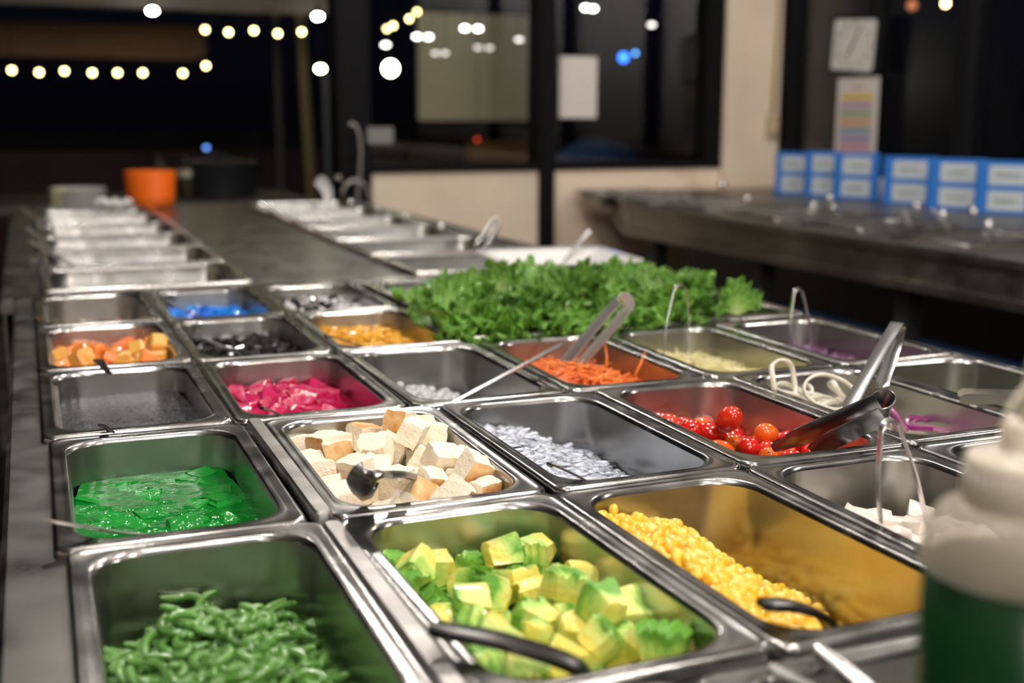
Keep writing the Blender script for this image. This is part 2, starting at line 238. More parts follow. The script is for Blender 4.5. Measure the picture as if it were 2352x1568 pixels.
# ------------------------------------------------------------------ the room's bulbs
def emis(name, col, s):
    m = bpy.data.materials.new(name); m.use_nodes = True; n = m.node_tree.nodes; n.clear()
    o = n.new('ShaderNodeOutputMaterial'); e = n.new('ShaderNodeEmission'); e.inputs[0].default_value = (*col, 1); e.inputs[1].default_value = s
    m.node_tree.links.new(e.outputs[0], o.inputs[0]); return m
bulb_m = emis('lit_bulb', (1, .93, .86), BULB_L)
socket_m = mat('lamp_socket', (.5, .5, .48), .5)
def sphere_mb(r, n=12, k=8, c=(0, 0, 0), sz=1):
    b = MB(); b.lathe([(max(1e-5, r*math.sin(PI*i/k)), -r*math.cos(PI*i/k)*sz) for i in range(k+1)], n, c=c); return b
bulb_me = sphere_mb(.045, 16, 10).mesh('bulb', bulb_m)
sock = MB(); sock.lathe([(.02, .035), (.022, .04), (.022, .085), (.05, .09), (.05, .10)], 16); sock_me = sock.mesh('socket', socket_m)
def lamp(x, y, z, label, group, cord=True, s=1.0):
    e = empty('ceiling_lamp', (x, y, z), label, 'lamp', group)
    put(bulb_me, 'bulb', (0, 0, 0), (0, 0, 0), s, parent=e); put(sock_me, 'socket', (0, 0, 0), (0, 0, 0), s, parent=e)
    c = MB(); c.tube([(0, 0, .09*s), (0, 0, CEIL-z)], .004, 6); c.build('cord', black_m, e)
for y in (-1.0, .1, 1.2, 2.6):
    for x in ((.1, .8) if y < .5 else (.9,)):
        lamp(x, y, 1.20, 'white ceiling bulb hanging over the long steel salad counter', 'bulbs over the salad counter')
lamp(.12, 2.0, 1.20, 'small bulb added to brighten the left rail, over the far counter', None, s=.55)  # extra bulb added to brighten the left rail and syrup highlights
for y in (-.6, 1.5):
    lamp(2.2, y, 1.20, 'white ceiling bulb hanging over the side counter by the window', 'bulbs over the side counter')
for y in (-2.6, -4.4, -6.2):  # generic bulbs added out of view as fill light
    for x in (-.6, 1.4):
        lamp(x, y, 1.20, 'white ceiling bulb added as fill in the hall behind the viewer', 'fill bulbs at the back of the hall')

# ------------------------------------------------------------------ salad counter
FX0, FX1 = -.034, 1.005
ct = empty('salad_counter', (.48, .5, -TOP), 'near half of the long stainless steel salad counter holding the quarter-size pans', 'counter')
bz = Vector((.48, .5, -TOP))
def cbox(name, boxes, m, parent, base, bev=.002):
    b = MB()
    for x0, x1, y0, y1, z0, z1 in boxes:
        b.loft([[(p[0]+(x0+x1)/2-base.x, p[1]+(y0+y1)/2-base.y, z-base.z) for p in rrect(x1-x0-q, y1-y0-q, bev, 0, 2)] for z, q in ((z0, 0), (z1-bev, 0), (z1, 2*bev))], True, True)
    o = b.build(name, m, parent, True, auto=35); return o
ZT = -.0085
PY = .2823
cbox('left_rail', [(FX0, .012, -.50, 1.415, -.03, ZT+.002)], steel_top, ct, bz, .004)
cbox('right_rail', [(.962, FX1, -.30, 1.415, -.03, ZT)], steel_top, ct, bz, .004)
for i, y in enumerate([-.29]+[k*PY-.006 for k in range(0, 6)]):
    cbox('cross_bar', [(.012, .962, y-.012, y+.012, -.03, ZT)], steel_top, ct, bz)
cbox('end_bar', [(FX0, FX1, 1.402, 1.432, -.03, ZT+.006)], steel, ct, bz)
cbox('side_panel', [(FX0+.004, FX0+.01, -.5, 1.42, -.85, -.03)], steel_top, ct, bz)
cbox('side_panel', [(FX1-.01, FX1-.004, -.3, 1.42, -.85, -.03)], steel_top, ct, bz)
b = MB(); b.box(FX0+.012, FX1-.012, -.49, 1.41, -.20, -.19); b.box(FX0+.012, FX1-.012, -.49, -.48, -.85, -.031)
o = b.build('well', dark_m, ct, False, loc=(-bz.x, -bz.y, TOP)); 
# the two bare spacer bars between the first two pan columns
for y0, y1 in ((-.002, .262), (.281, .553)):
    b = MB(); b.loft([rrect(.0125-q, y1-y0-q, .004, z, 3) for z, q in ((-.008, 0), (.000, 0), (.002, .003))], True, True)
    o = b.build('spacer_bar', mat('bar_steel', (.5, .48, .46), .42, 1, bump=.3, bscale=50, var=.35, vscale=30, rvar=.1), smooth=True, auto=40)
    o.location = (.1685, (y0+y1)/2, 0)
    tag(o, 'narrow bare steel spacer bar beside the %s' % ('green noodle pan' if y0 < .1 else 'crouton pan'), 'bar')

# ------------------------------------------------------------------ pans
PW, PD = .1595, .2765
def pan_mesh(w, d, depth, rim=.013, rc=.011, ri=.032, wall=.006):
    iw, idp = w-2*rim, d-2*rim
    b = MB(); rg = [rrect(w, d, rc, -.0075), rrect(w+.0006, d+.0006, rc, -.004), rrect(w-.001, d-.001, rc, -.0012), rrect(w-.0045, d-.0045, rc-.001, 0),
        rrect(w-.009, d-.009, rc, -.0009), rrect(iw+.007, idp+.007, ri*.85, -.0011), rrect(iw+.0025, idp+.0025, ri*.95, -.0006), rrect(iw, idp, ri, -.0016), rrect(iw-.0022, idp-.0022, ri, -.0048)]
    b.loft(rg, m=0)
    rg2 = [rrect(iw-.0022, idp-.0022, ri, -.0048), rrect(iw-.003, idp-.003, ri, -.012)]
    for k in (.3, .55, .8): rg2.append(rrect(iw-.003-wall*k*2, idp-.003-wall*k*2, ri, -.012-(depth-.025)*k))
    x, y, r = iw-.003-wall*2, idp-.003-wall*2, ri
    for a in (0, .35, .7, 1.0): rg2.append(rrect(x-.024*(1-math.cos(a*PI/2)), y-.024*(1-math.cos(a*PI/2)), r, -depth+.012*(1-math.sin(a*PI/2))))
    rg2.append(rrect(x*.5, y*.5, r*.5, -depth)); b.loft(rg2, False, True, m=1)
    # outside of the basin, so the pan has thickness
    b.loft([rrect(w, d, rc, -.0075), rrect(iw+.006, idp+.006, ri, -.0075), rrect(x+.004, y+.004, r, -depth+.006), rrect(x-.03, y-.03, r, -depth-.002)], False, True, m=1)
    return b.mesh('food_pan', [steel, steel_in], True)
pm = pan_mesh(PW, PD, .10)
def quarter(c, r, dx, dy, rot, label, group='quarter-size pans of the salad counter'):
    x = c*.1637+PW/2-.003+dx/1000; y = r*PY+.265/2+dy/1000
    o = put(pm, 'food_pan', (x, y, 0), (0, 0, R(rot)), 1, label, 'food pan', group)
    m = Matrix.Translation((x, y, 0)) @ Matrix.Rotation(R(rot), 4, 'Z')
    return lambda u, v, z: m @ Vector(((u-.5)*.130, (v-.5)*.247, z))
P = {}
for key, a in {
 'noodle': (0, 0, 6, 1, -.4, 'deep steel pan holding the dark green noodles'),
 'marrow': (1, 0, 14, 0, 1.2, 'deep steel pan holding yellow and green marrow cubes'),
 'corn': (2, 0, 9, -1, 1.0, 'deep steel pan holding the yellow corn'),
 'tofu': (3, 0, 6, 2, 0, 'steel pan holding pale white radish chunks under slim tongs'),
 'side1': (5, 0, 1, 6, 0, 'empty steel pan behind the bottle, at the aisle side of the counter'),
 'side0': (4, 0, 6, 3, 0, 'empty steel pan half hidden behind the squeeze bottle'),
 'jelly': (0, 1, 1, -3, -.3, 'steel pan filled with green jelly in syrup'),
 'crout': (1, 1, 13, -3, -.6, 'steel pan holding the toasted bread cubes'),
 'nata': (2, 1, 13, -4, .2, 'steel pan holding shredded milky white jelly'),
 'tomato': (3, 1, 12, 1, 0, 'steel pan holding the red tomatoes'),
 'onion': (4, 1, 8, 7, .6, 'steel pan holding white and purple onion rings'),
 'celery': (5, 1, 1, 7, 0, 'steel pan with a little green celery at the right edge'),
 'chia': (0, 2, -3.5, 0, .1, 'steel pan filled with grey speckled seed drink'),
 'red': (1, 2, -6, -3, -.6, 'steel pan filled with crimson jelly cubes in syrup'),
 'clear': (2, 2, -8, -6, .2, 'steel pan holding clear white jelly balls'),
 'carrot': (3, 2, -8, -1, -.6, 'steel pan holding grated orange carrot'),
 'cabb': (4, 2, -9, 2, -.8, 'steel pan holding pale shredded cabbage'),
 'purp': (5, 2, -4, 7, -.2, 'steel pan holding shredded purple cabbage'),
 'fruit': (0, 3, -3.4, 1, .1, 'steel pan holding orange and yellow fruit cubes'),
 'black': (1, 3, -6.7, -2, -.3, 'steel pan holding black jelly cubes'),
 'mango': (2, 3, -9, 0, -.5, 'steel pan holding bright yellow preserved mango strips'),
 'bean': (0, 4, -4, 8, .3, 'steel pan with a few pastel beans at its bottom, leftmost of the back row'),
 'blue': (1, 4, -8, -4, .3, 'steel pan holding bright blue jelly cubes'),
 'bw': (2, 4, -11, -5, .2, 'steel pan holding black and white jelly cubes'),
}.items(): P[key] = quarter(*a)

# larger pan in front that holds the bottles, and a plain one left of it
tray_me = pan_mesh(.32, .272, .06)
put(tray_me, 'food_pan', (.437, -.153, 0), (0, 0, 0), 1, 'shallow wide steel pan in which the green squeeze bottle stands', 'food pan')
put(pm, 'food_pan', (.190, -.153, 0), (0, 0, 0), 1, 'empty steel pan at the bottom edge, in front of the marrow pan', 'food pan')
put(pm, 'food_pan', (.093-.066, -.153, 0), (0, 0, 0), 1, 'empty steel pan in front of the green noodle pan', 'food pan')
BIG = pan_mesh(.325, .272, .06)
put(tray_me, 'food_pan', (.765, -.153, 0), (0, 0, 0), 1, 'wide steel pan beyond the bottle pan, right of the bottles', 'food pan')

def rnd(a, b): return random.uniform(a, b)
def scatter(n, dmin, u0=.04, u1=.96, v0=.03, v1=.97, tries=40):
    pts = []
    for _ in range(n*tries):
        if len(pts) >= n: break
        u, v = rnd(u0, u1), rnd(v0, v1)
        if all(((u-a)*.130)**2+((v-c)*.247)**2 > dmin*dmin for a, c in pts): pts.append((u, v))
    return pts
def bed_verts(F, h, n=26, m=12, jit=.0):
    """lumpy surface under a heap, closed down to the basin"""
    v = []; f = []
    for j in range(n+1):
        for i in range(m+1):
            u, w_ = i/m, j/n
            x = (u-.5)*2; y = (w_-.5)*2
            # pull the corners in so that the sheet stays within the rounded basin
            k = 1-.13*(abs(x)*abs(y))**3
            uu, ww = .5+x*k/2*.985, .5+y*(1-.07*(abs(x)*abs(y))**3)/2*.99
            v.append(F(uu, ww, h(uu, ww)+rnd(-jit, jit)))
    for j in range(n):
        for i in range(m):
            a = j*(m+1)+i; f.append((a, a+1, a+m+2, a+m+1))
    return v, f
def bed(name, F, h, m, label, cat, n=26, mm=12, jit=.0, kind='stuff'):
    v, f = bed_verts(F, h, n, mm, jit); b = MB(); b.add(v, f); o = b.build(name, m); return tag(o, label, cat, None, kind)

def cube_mb(sx, sy, sz, bev=.15, j=0, taper=1.0, seg=1):
    """cut cube with softened edges"""
    b = MB(); q = bev*min(sx, sy, sz)
    rg = [rrect(sx-2*q, sy-2*q, q, -sz/2, 1), rrect(sx, sy, q, -sz/2+q, 1), rrect(sx*taper, sy*taper, q, sz/2-q, 1), rrect(sx*taper-2*q, sy*taper-2*q, q, sz/2, 1)]
    rg = [[(x+rnd(-j, j), y+rnd(-j, j), z+rnd(-j, j)) for x, y, z in r] for r in rg]
    b.loft(rg, True, True); return b
def from_sim(key, F, meshes, name, label, cat, group, dz=0, labels=None):
    rows = [tuple(map(int, t.split(','))) for t in SIM[key].split(';')]
    o0 = F(.5, .5, 0)
    for i, (x, y, z, a, c, e, s) in enumerate(rows):
        p = F(.5+x/1e4/.130, .5+y/1e4/.247, z/1e4+dz)
        me = meshes[i % len(meshes)]
        zn = (' buried low' if z < -520 else ' on top')+(' at the far end' if y > 400 else ' at the near end' if y < -400 else ' in the middle')+(', left' if x < 0 else ', right')
        put(me, name, p, (R(a), R(c), R(e)), s/100, label+zn, cat, group+zn)

# croutons: crumb on most faces, a browned crust on one or two
crumb = mat('bread_crumb', (.97, .87, .70), .85, bump=.8, bscale=330, var=.25, vscale=70, bdist=.002, col2=(.93, .70, .42), sss=.15, vlo=.25, vhi=.42)
crust = mat('bread_crust', (.66, .29, .07), .6, bump=.3, bscale=90, var=.4, vscale=70, col2=(.93, .66, .34))
def crouton_mesh(seed, faces):
    random.seed(seed); n = 5; v = []; idx = {}; b = MB(); s = .0105
    def vert(i, j, k):
        key = (i, j, k)
        if key not in idx:
            p = Vector((i/n*2-1, j/n*2-1, k/n*2-1)); q = p.copy()
            ln = max(1e-6, q.length); edge = sum(abs(c) > .99 for c in p)
            q *= (1-.035*(edge-1)) if edge > 1 else 1
            q += Vector((rnd(-1, 1), rnd(-1, 1), rnd(-1, 1)))*.075; q.y *= 1.06; q.z *= .9; q.x *= 1+.10*q.z; q.y *= 1-.08*q.x
            q.x *= rnd(.97, 1.03); idx[key] = len(v); v.append(q*s)
        return idx[key]
    for ax in range(3):
        for sd in (0, n):
            for i in range(n):
                for j in range(n):
                    c = []
                    for (a, d) in ((i, j), (i+1, j), (i+1, j+1), (i, j+1)):
                        t = [0, 0, 0]; t[ax] = sd; t[(ax+1) % 3] = a; t[(ax+2) % 3] = d; c.append(vert(*t))
                    if sd == 0: c = c[::-1]
                    b.f.append(tuple(c)); b.mi.append(1 if (ax, sd > 0) in faces else 0)
    b.v = [tuple(p) for p in v]; m = b.mesh('crouton', [crumb, crust], True, 50); return m
cms = [crouton_mesh(1, {(0, True)}), crouton_mesh(2, set()), crouton_mesh(3, {(2, True)}), crouton_mesh(4, set()), crouton_mesh(5, {(1, False), (2, False)})]
cl = ['white bread cube with one browned side in the heap of the crouton pan', 'plain white bread cube without crust in the heap of the crouton pan',
      'white bread cube with one browned side in the heap of the crouton pan', 'plain white bread cube without crust in the heap of the crouton pan', 'bread cube with two browned crust sides in the crouton pan']
rows = [t_ for t_ in (tuple(map(int, t.split(','))) for t in SIM['crouton'].split(';')) if t_[2] < 45]
for i, (x, y, z, a, c, e, s) in enumerate(rows):
    k = i % 5
    zn = ('buried low' if z < -300 else 'on top') + (' at the far end' if y > 400 else ' at the near end' if y < -400 else ' in the middle'); kd = {0: 'one-crust croutons', 2: 'one-crust croutons', 1: 'plain croutons', 3: 'plain croutons', 4: 'two-crust croutons'}[k]
    put(cms[k], 'crouton', P['crout'](.5+x/1e4/.130, .5+y/1e4/.247, z/1e4-.002), (R(a), R(c), R(e)), s/100*1.0, {'o': 'bread cube with one browned side, ', 'p': 'plain white bread cube, ', 't': 'bread cube with two browned sides, '}[kd[0]]+zn+' of the heap', 'crouton', kd+' '+zn)
bed('crouton_crumbs', P['crout'], lambda u, v: -.064, crumb, 'layer of bread crumbs on the bottom of the crouton pan', 'crumbs')

random.seed(11)
# fruit cubes
f_or = obj_random(mat('papaya', (.9, .3, .05), .28, bump=.2, bscale=80, coat=.4), [(.95, .24, .05), (.90, .20, .04), (1.0, .33, .08), (.95, .28, .05)])
f_ye = obj_random(mat('pineapple', (.9, .5, .1), .3, bump=.3, bscale=90, coat=.4), [(.85, .45, .09), (.90, .55, .16), (.80, .36, .06)])
fm = []
for k in range(5): random.seed(20+k); fm.append(cube_mb(.021, .019, .018, .13, .0012).mesh('fruit_cube', f_or if k in (0, 1, 3) else f_ye, True, 30))
rows = [tuple(map(int, t.split(','))) for t in SIM['fruit'].split(';')]
for i, (x, y, z, a, c, e, s) in enumerate(rows):
    k = i % 5
    if x > 150 and i % 3 == 0: k = 2
    put(fm[k], 'fruit_cube', P['fruit'](.5+x/1e4/.130, .5+y/1e4/.247, z/1e4-.002), (R(a), R(c), R(e)), s/100, ('orange papaya cube' if k in (0, 1, 3) else 'pale yellow fruit cube')+' in the fruit pan at the left edge', 'fruit', 'orange fruit cubes' if k in (0, 1, 3) else 'yellow fruit cubes')
bed('fruit_syrup', P['fruit'], lambda u, v: -.052, mat('orange_syrup', (.7, .2, .03), .08), 'orange syrup under the fruit cubes', 'syrup')

# marrow pieces: ridged green skin side, yellow inner side
def marrow_mesh(seed):
    random.seed(seed); b = MB(); w_, d_, h_ = .0245*rnd(.85, 1.15), .0205*rnd(.85, 1.1), .020*rnd(.85, 1.1)
    n = 26; rings = []
    prof = []
    for k in range(n):
        t = k/(n-1); x = (t-.5)*w_; y = d_*(.5+.10*math.sin(t*PI))+.0014*math.sin(t*PI*9.0+seed)
        prof.append((x, y))
    base = [( w_*.36, -d_*.42), (w_*.12, -d_*.5), (-w_*.12, -d_*.48), (-w_*.36, -d_*.42)]
    loop = prof+base
    for z, q in ((-h_/2, .88), (-h_/2+.002, 1), (0, 1.03), (h_/2-.002, 1), (h_/2, .88)):
        jx, jy = rnd(-.0012, .0012), rnd(-.0012, .0012)
        rings.append([(x*q+jx, y*q+jy, z+.0022*math.sin(x*300+y*170+z*200+seed)) for x, y in loop])
    b.loft(rings, True, True)
    m = b.mesh('marrow_cube', marrow_m, True, 35); return m
marrow_m = mat('marrow_flesh', (.7, .75, .1), .34, bump=.6, bscale=160, coat=.3, bdist=.003, sss=.1)
n = marrow_m.node_tree.nodes; l = marrow_m.node_tree.links; bs = n['Principled BSDF']
tcn = n.new('ShaderNodeTexCoord'); sx = n.new('ShaderNodeSeparateXYZ'); l.new(tcn.outputs['Object'], sx.inputs[0])
nz = n.new('ShaderNodeTexNoise'); nz.inputs['Scale'].default_value = 70; l.new(tcn.outputs['Object'], nz.inputs['Vector'])
ma = n.new('ShaderNodeMath'); ma.operation = 'MULTIPLY_ADD'; ma.inputs[1].default_value = 30; ma.inputs[2].default_value = 0; l.new(sx.outputs['Y'], ma.inputs[0])
mb_ = n.new('ShaderNodeMath'); mb_.operation = 'ADD'; l.new(ma.outputs[0], mb_.inputs[0]); l.new(nz.outputs['Fac'], mb_.inputs[1])
oi = n.new('ShaderNodeObjectInfo'); mc = n.new('ShaderNodeMath'); mc.operation = 'MULTIPLY_ADD'; mc.inputs[1].default_value = .35; l.new(oi.outputs['Random'], mc.inputs[0]); l.new(mb_.outputs[0], mc.inputs[2])
rp = n.new('ShaderNodeValToRGB'); l.new(mc.outputs[0], rp.inputs[0]); l.new(rp.outputs[0], bs.inputs['Base Color'])
rp.color_ramp.elements[0].position = .42; rp.color_ramp.elements[0].color = (.90, .78, .16, 1)
rp.color_ramp.elements[1].position = 1.0; rp.color_ramp.elements[1].color = (.16, .42, .05, 1)
e = rp.color_ramp.elements.new(.62); e.color = (.80, .84, .25, 1)
e = rp.color_ramp.elements.new(.82); e.color = (.50, .74, .16, 1)
mms = [marrow_mesh(k) for k in range(6)]
from_sim('marrow', P['marrow'], mms, 'marrow_cube', 'ridged yellow-green marrow cube in its pan,', 'vegetable', 'marrow cubes', dz=.004)
bed('marrow_juice', P['marrow'], lambda u, v: -.088, mat('marrow_juice', (.25, .28, .04), .1), 'thin green juice on the bottom of the marrow pan', 'juice')

# tomatoes
tom_m = obj_random(mat('tomato_skin', (.8, .05, .02), .15, coat=.6, spec=.5), [(.68, .018, .008), (.52, .010, .008), (.74, .035, .008), (.82, .16, .01), (.66, .015, .008), (.80, .28, .015)])
scar = mat('tomato_scar', (.10, .05, .01), .7)
tb = sphere_mb(.0100, 20, 14, sz=1.3); tom_me = tb.mesh('tomato', tom_m)
sb = MB(); sb.lathe([(1e-5, .0137), (.0009, .0138), (.0012, .0132)], 8); scar_me = sb.mesh('stem_scar', scar)
rows = [tuple(map(int, t.split(','))) for t in SIM['tomato'].split(';')]
tops = []
for i, (x, y, z, a, c, e, s) in enumerate(rows):
    o = put(tom_me, 'tomato', P['tomato'](.5+x/1e4/.130, .5+y/1e4/.247, z/1e4+.016), (R(a), R(c), R(e)), s/100, 'small glossy red or orange tomato in the tomato pan', 'tomato', 'small tomatoes')
    put(scar_me, 'stem_scar', (0, 0, 0), (0, 0, 0), 1, parent=o)
o = put(tom_me, 'tomato', P['tomato'](.46, .52, -.006), (R(38), R(28), 0), 1.12, 'bright red tomato on top of the heap, highest in the pan', 'tomato'); put(scar_me, 'stem_scar', (0, 0, 0), (0, 0, 0), 1, parent=o)

# corn: the 300 nearest kernels one by one, the rest of the heap as one lot
corn_m = obj_random(mat('corn_kernel', (.95, .62, .04), .22, coat=.5, sss=.1, bump=.1, bscale=100), [(.93, .54, .02), (.95, .62, .05), (.96, .70, .16), (.88, .46, .02), (.96, .66, .08)])
corn_bulk = mat('corn_bulk', (.95, .62, .05), .25, coat=.5, var=.3, vscale=120, col2=(.88, .48, .03))
def kernel(seed):
    random.seed(seed); b = MB(); n = 10
    b.loft([[(r*sx_*math.cos(2*PI*k/n), r*.78*math.sin(2*PI*k/n), z) for k in range(n)] for r, z, sx_ in ((.0008, -.0046, 1), (.0022, -.0042, 1), (.0034, -.002, 1.05), (.0043, .0008, 1.05), (.0044, .0026, 1), (.0036, .0041, 1), (.0018, .0047, 1))], True, True)
    return b
ch = lambda u, v: -.018-.075*max(0, u-.18)**1.15+.006*math.sin(u*9)*math.cos(v*11)-.012*max(0, .2-v)*3+.006*(v-.5)
kms = [kernel(k).mesh('corn_kernel', corn_m) for k in range(3)]
random.seed(31)
pts = scatter(1000, .0056, .05, .97, .03, .97, 30)
cand = []
for (u, v) in pts:
    p = P['corn'](u, v, ch(u, v)+rnd(.001, .007)); cand.append(((p-CAM).length, p, (rnd(0, 6.3), rnd(0, 6.3), rnd(0, 6.3)), rnd(1.0, 1.3)))
# nearest visible ones first
cand.sort(key=lambda t: t[0]-(0 if True else 0))
vis = [c for c in cand if True]
near = set(i for i in range(len(vis)))
order = sorted(range(len(vis)), key=lambda i: vis[i][0])
hid = [i for i in order if (vis[i][1]-P['corn'](.02, .5, 0)).length < 0]
# kernels low behind the near rim are hidden; keep the ones the photograph can show
def shown(p):
    d = (p-CAM); t = (0-CAM.z)/d.z; q = CAM+d*t      # where the sight line passes the rim plane
    l_ = P['corn'](0.0, 0.0, 0); return q.x > l_.x+.004 and q.y > l_.y+.004
svis = [i for i in order if shown(vis[i][1])]
pick = set(svis[::1][:300]) if len(svis) <= 300 else set(svis[:300])
rest = MB()
for i, (d_, p, r_, s) in enumerate(vis):
    if i in pick:
        lv = P['corn'](.5, .5, 0); zn = ('far part' if p.y > lv.y+.03 else 'near part' if p.y < lv.y-.05 else 'middle')+(' by the left wall' if p.x < lv.x-.02 else ' on the open slope')
        put(kms[i % 3], 'corn_kernel', p, r_, s, 'plump yellow corn kernel, '+zn+' of the corn heap', 'corn', 'corn kernels, '+zn)
    else:
        kb = kernel(i % 3); M = Matrix.Translation(p) @ Euler(r_).to_matrix().to_4x4() @ Matrix.Scale(s, 4); rest.add([M @ Vector(q) for q in kb.v], kb.f)
vv, ff = bed_verts(P['corn'], lambda u, v: ch(u, v)-.004, 30, 16, .001); rest.add(vv, ff)
tag(rest.build('corn_heap', corn_bulk), 'rest of the yellow corn heap beneath the front kernels', 'corn', None, 'stuff')
random.seed(32)
put(kms[0], 'corn_kernel', P['corn'](.93, .12, -.05), (1, 0, 0), 1.1, 'single corn kernel apart at the front right wall of the corn pan', 'corn')

# ---- strips and shreds
def shreds(b, F, h, n, ln, wd, th, curl=1., lift=.35, u=(.05, .95), v=(.04, .96), zj=.004, segs=5, up=.0, m=None):
    for _ in range(n):
        uu, vv = rnd(*u), rnd(*v); c = F(uu, vv, h(uu, vv)+rnd(0, zj)); L = ln*rnd(.6, 1.25)
        yaw = rnd(0, 2*PI); el = rnd(-lift, lift)+up*rnd(0, 1); d = Vector((math.cos(yaw)*math.cos(el), math.sin(yaw)*math.cos(el), math.sin(el)))
        s = Vector((0, 0, 1)).cross(d); s = s.normalized() if s.length > .01 else Vector((1, 0, 0)); cu = rnd(-1, 1)*curl; cz = rnd(-.4, .9)*curl
        pts_ = []
        for k in range(segs+1):
            t = k/segs-.5; q = c+d*(t*L)+s*(cu*L*(t*t-.1))-Vector((0, 0, 1))*(cz*L*(t*t-.1)*.7)
            pts_.append(q)
        r_ = [wd*.5*(.45 if k in (0, segs) else 1)*rnd(.85, 1.1) for k in range(segs+1)]
        N = None; rings = []
        for k, q in enumerate(pts_):
            t = (pts_[min(k+1, segs)]-pts_[max(k-1, 0)]).normalized(); sd = s-t*s.dot(t); sd.normalize(); nn_ = t.cross(sd)
            rings.append([q+sd*r_[k], q+nn_*th*.5, q-sd*r_[k], q-nn_*th*.5])
        b.loft(rings, True, True, m=m)
def inside(F, b):
    pass
def heap(name, F, h, m, label, cat, n, ln, wd, th, **k):
    b = MB(); v, f = bed_verts(F, lambda u, v_: h(u, v_)-.003, 26, 14, .001); b.add(v, f); shreds(b, F, h, n, ln, wd, th, **k)
    return tag(b.build(name, m), label, cat, None, 'stuff')
random.seed(41)
carrot_m = mat('carrot', (.95, .27, .03), .38, bump=.2, bscale=80, coat=.2, var=.2, vscale=30, col2=(.85, .17, .02))
hc = lambda u, v: -.030+.014*math.exp(-((u-.45)**2*6+(v-.45)**2*7))-.014*max(0, u-.5)
heap('grated_carrot', P['carrot'], hc, carrot_m, 'heap of grated orange carrot strips', 'carrot', 420, .035, .0026, .0018, u=(.14, .86), v=(.09, .91), zj=.006)
for (px, py), (qx, qy) in (((1390, 865), (1390, 790)), ((1455, 868), (1482, 808)), ((1262, 845), (1228, 817)), ((1300, 850), (1330, 822))):
    b = MB(); A = at(px, py, z=-.022); Bp = at(qx, qy, Y=A.y+.01); b.tube([A, (A+Bp)/2+Vector((.002, 0, .002)), Bp], [.0016, .0015, .0006], 5); tag(b.build('carrot_strip', carrot_m), 'single orange carrot strip standing up from the grated heap', 'carrot', 'upright carrot strips')
mango_m = mat('mango_strip', (.90, .52, .015), .35, coat=.3, var=.3, vscale=40, col2=(.80, .38, .01))
hm = lambda u, v: -.030+.012*math.exp(-((u-.15)**2*10+(v-.75)**2*7))+.013*math.exp(-((u-.62)**2*16+(v-.62)**2*12))-.012*max(0, u-.7)
heap('mango_strips', P['mango'], hm, mango_m, 'heap of bright yellow mango strips', 'mango', 260, .026, .0042, .003, u=(.12, .88), v=(.08, .92), zj=.004)
cabb_m = mat('pale_cabbage', (.86, .80, .48), .42, coat=.2, var=.3, vscale=40, col2=(.72, .66, .30))
hb = lambda u, v: -.028+.010*math.exp(-((u-.35)**2*6+(v-.4)**2*6))-.008*u
heap('shredded_cabbage', P['cabb'], hb, cabb_m, 'heap of pale yellow shredded cabbage', 'cabbage', 520, .022, .0020, .001, u=(.12, .88), v=(.07, .93), zj=.006, up=.2)
purp_m = mat('purple_cabbage', (.16, .035, .14), .38, coat=.3, var=.6, vscale=60, col2=(.45, .26, .42), vlo=.3, vhi=.5)
hp = lambda u, v: -.030-.010*u+.012*math.exp(-((u-.3)**2*8+(v-.3)**2*6))
heap('shredded_red_cabbage', P['purp'], hp, purp_m, 'heap of dark purple shredded cabbage', 'cabbage', 380, .020, .0035, .0014, u=(.1, .9), v=(.06, .94), zj=.006, up=.3)
nata_m = mat('nata_jelly', (.74, .79, .90), .10, coat=.5, sss=.3, bump=.3, bscale=140, spec=.6)
hn = lambda u, v: -.018-.050*max(0, u-.15)**1.2-.016*max(0, .25-v)+.004*math.sin(u*11)*math.sin(v*13)
heap('white_jelly_shreds', P['nata'], hn, nata_m, 'heap of wet milky white jelly shreds', 'jelly', 760, .019, .015, .0022, u=(.08, .92), v=(.06, .94), zj=.003, lift=.30, segs=3)
clear_m = mat('clear_jelly', (.50, .52, .52), .06, coat=.8, spec=.7, bump=.2, bscale=90)
hcl = lambda u, v: -.040-.028*max(0, u-.35)+.006*math.exp(-((u-.3)**2+(v-.4)**2)*6)
bed('jelly_syrup', P['clear'], lambda u, v: hcl(u, v)-.004, mat('clear_syrup', (.28, .29, .29), .04), 'clear syrup under the white jelly balls', 'syrup')
random.seed(42)
cj = sphere_mb(.0056, 10, 6, sz=.8).mesh('jelly_ball', clear_m)
for u, v in scatter(150, .0075, .06, .80, .06, .92):
    put(cj, 'jelly_ball', P['clear'](u, v, hcl(u, v)+rnd(-.001, .003)), (rnd(0, 3), rnd(0, 3), 0), rnd(.8, 1.25), 'small clear white jelly ball in the clear jelly pan', 'jelly', 'clear jelly balls')
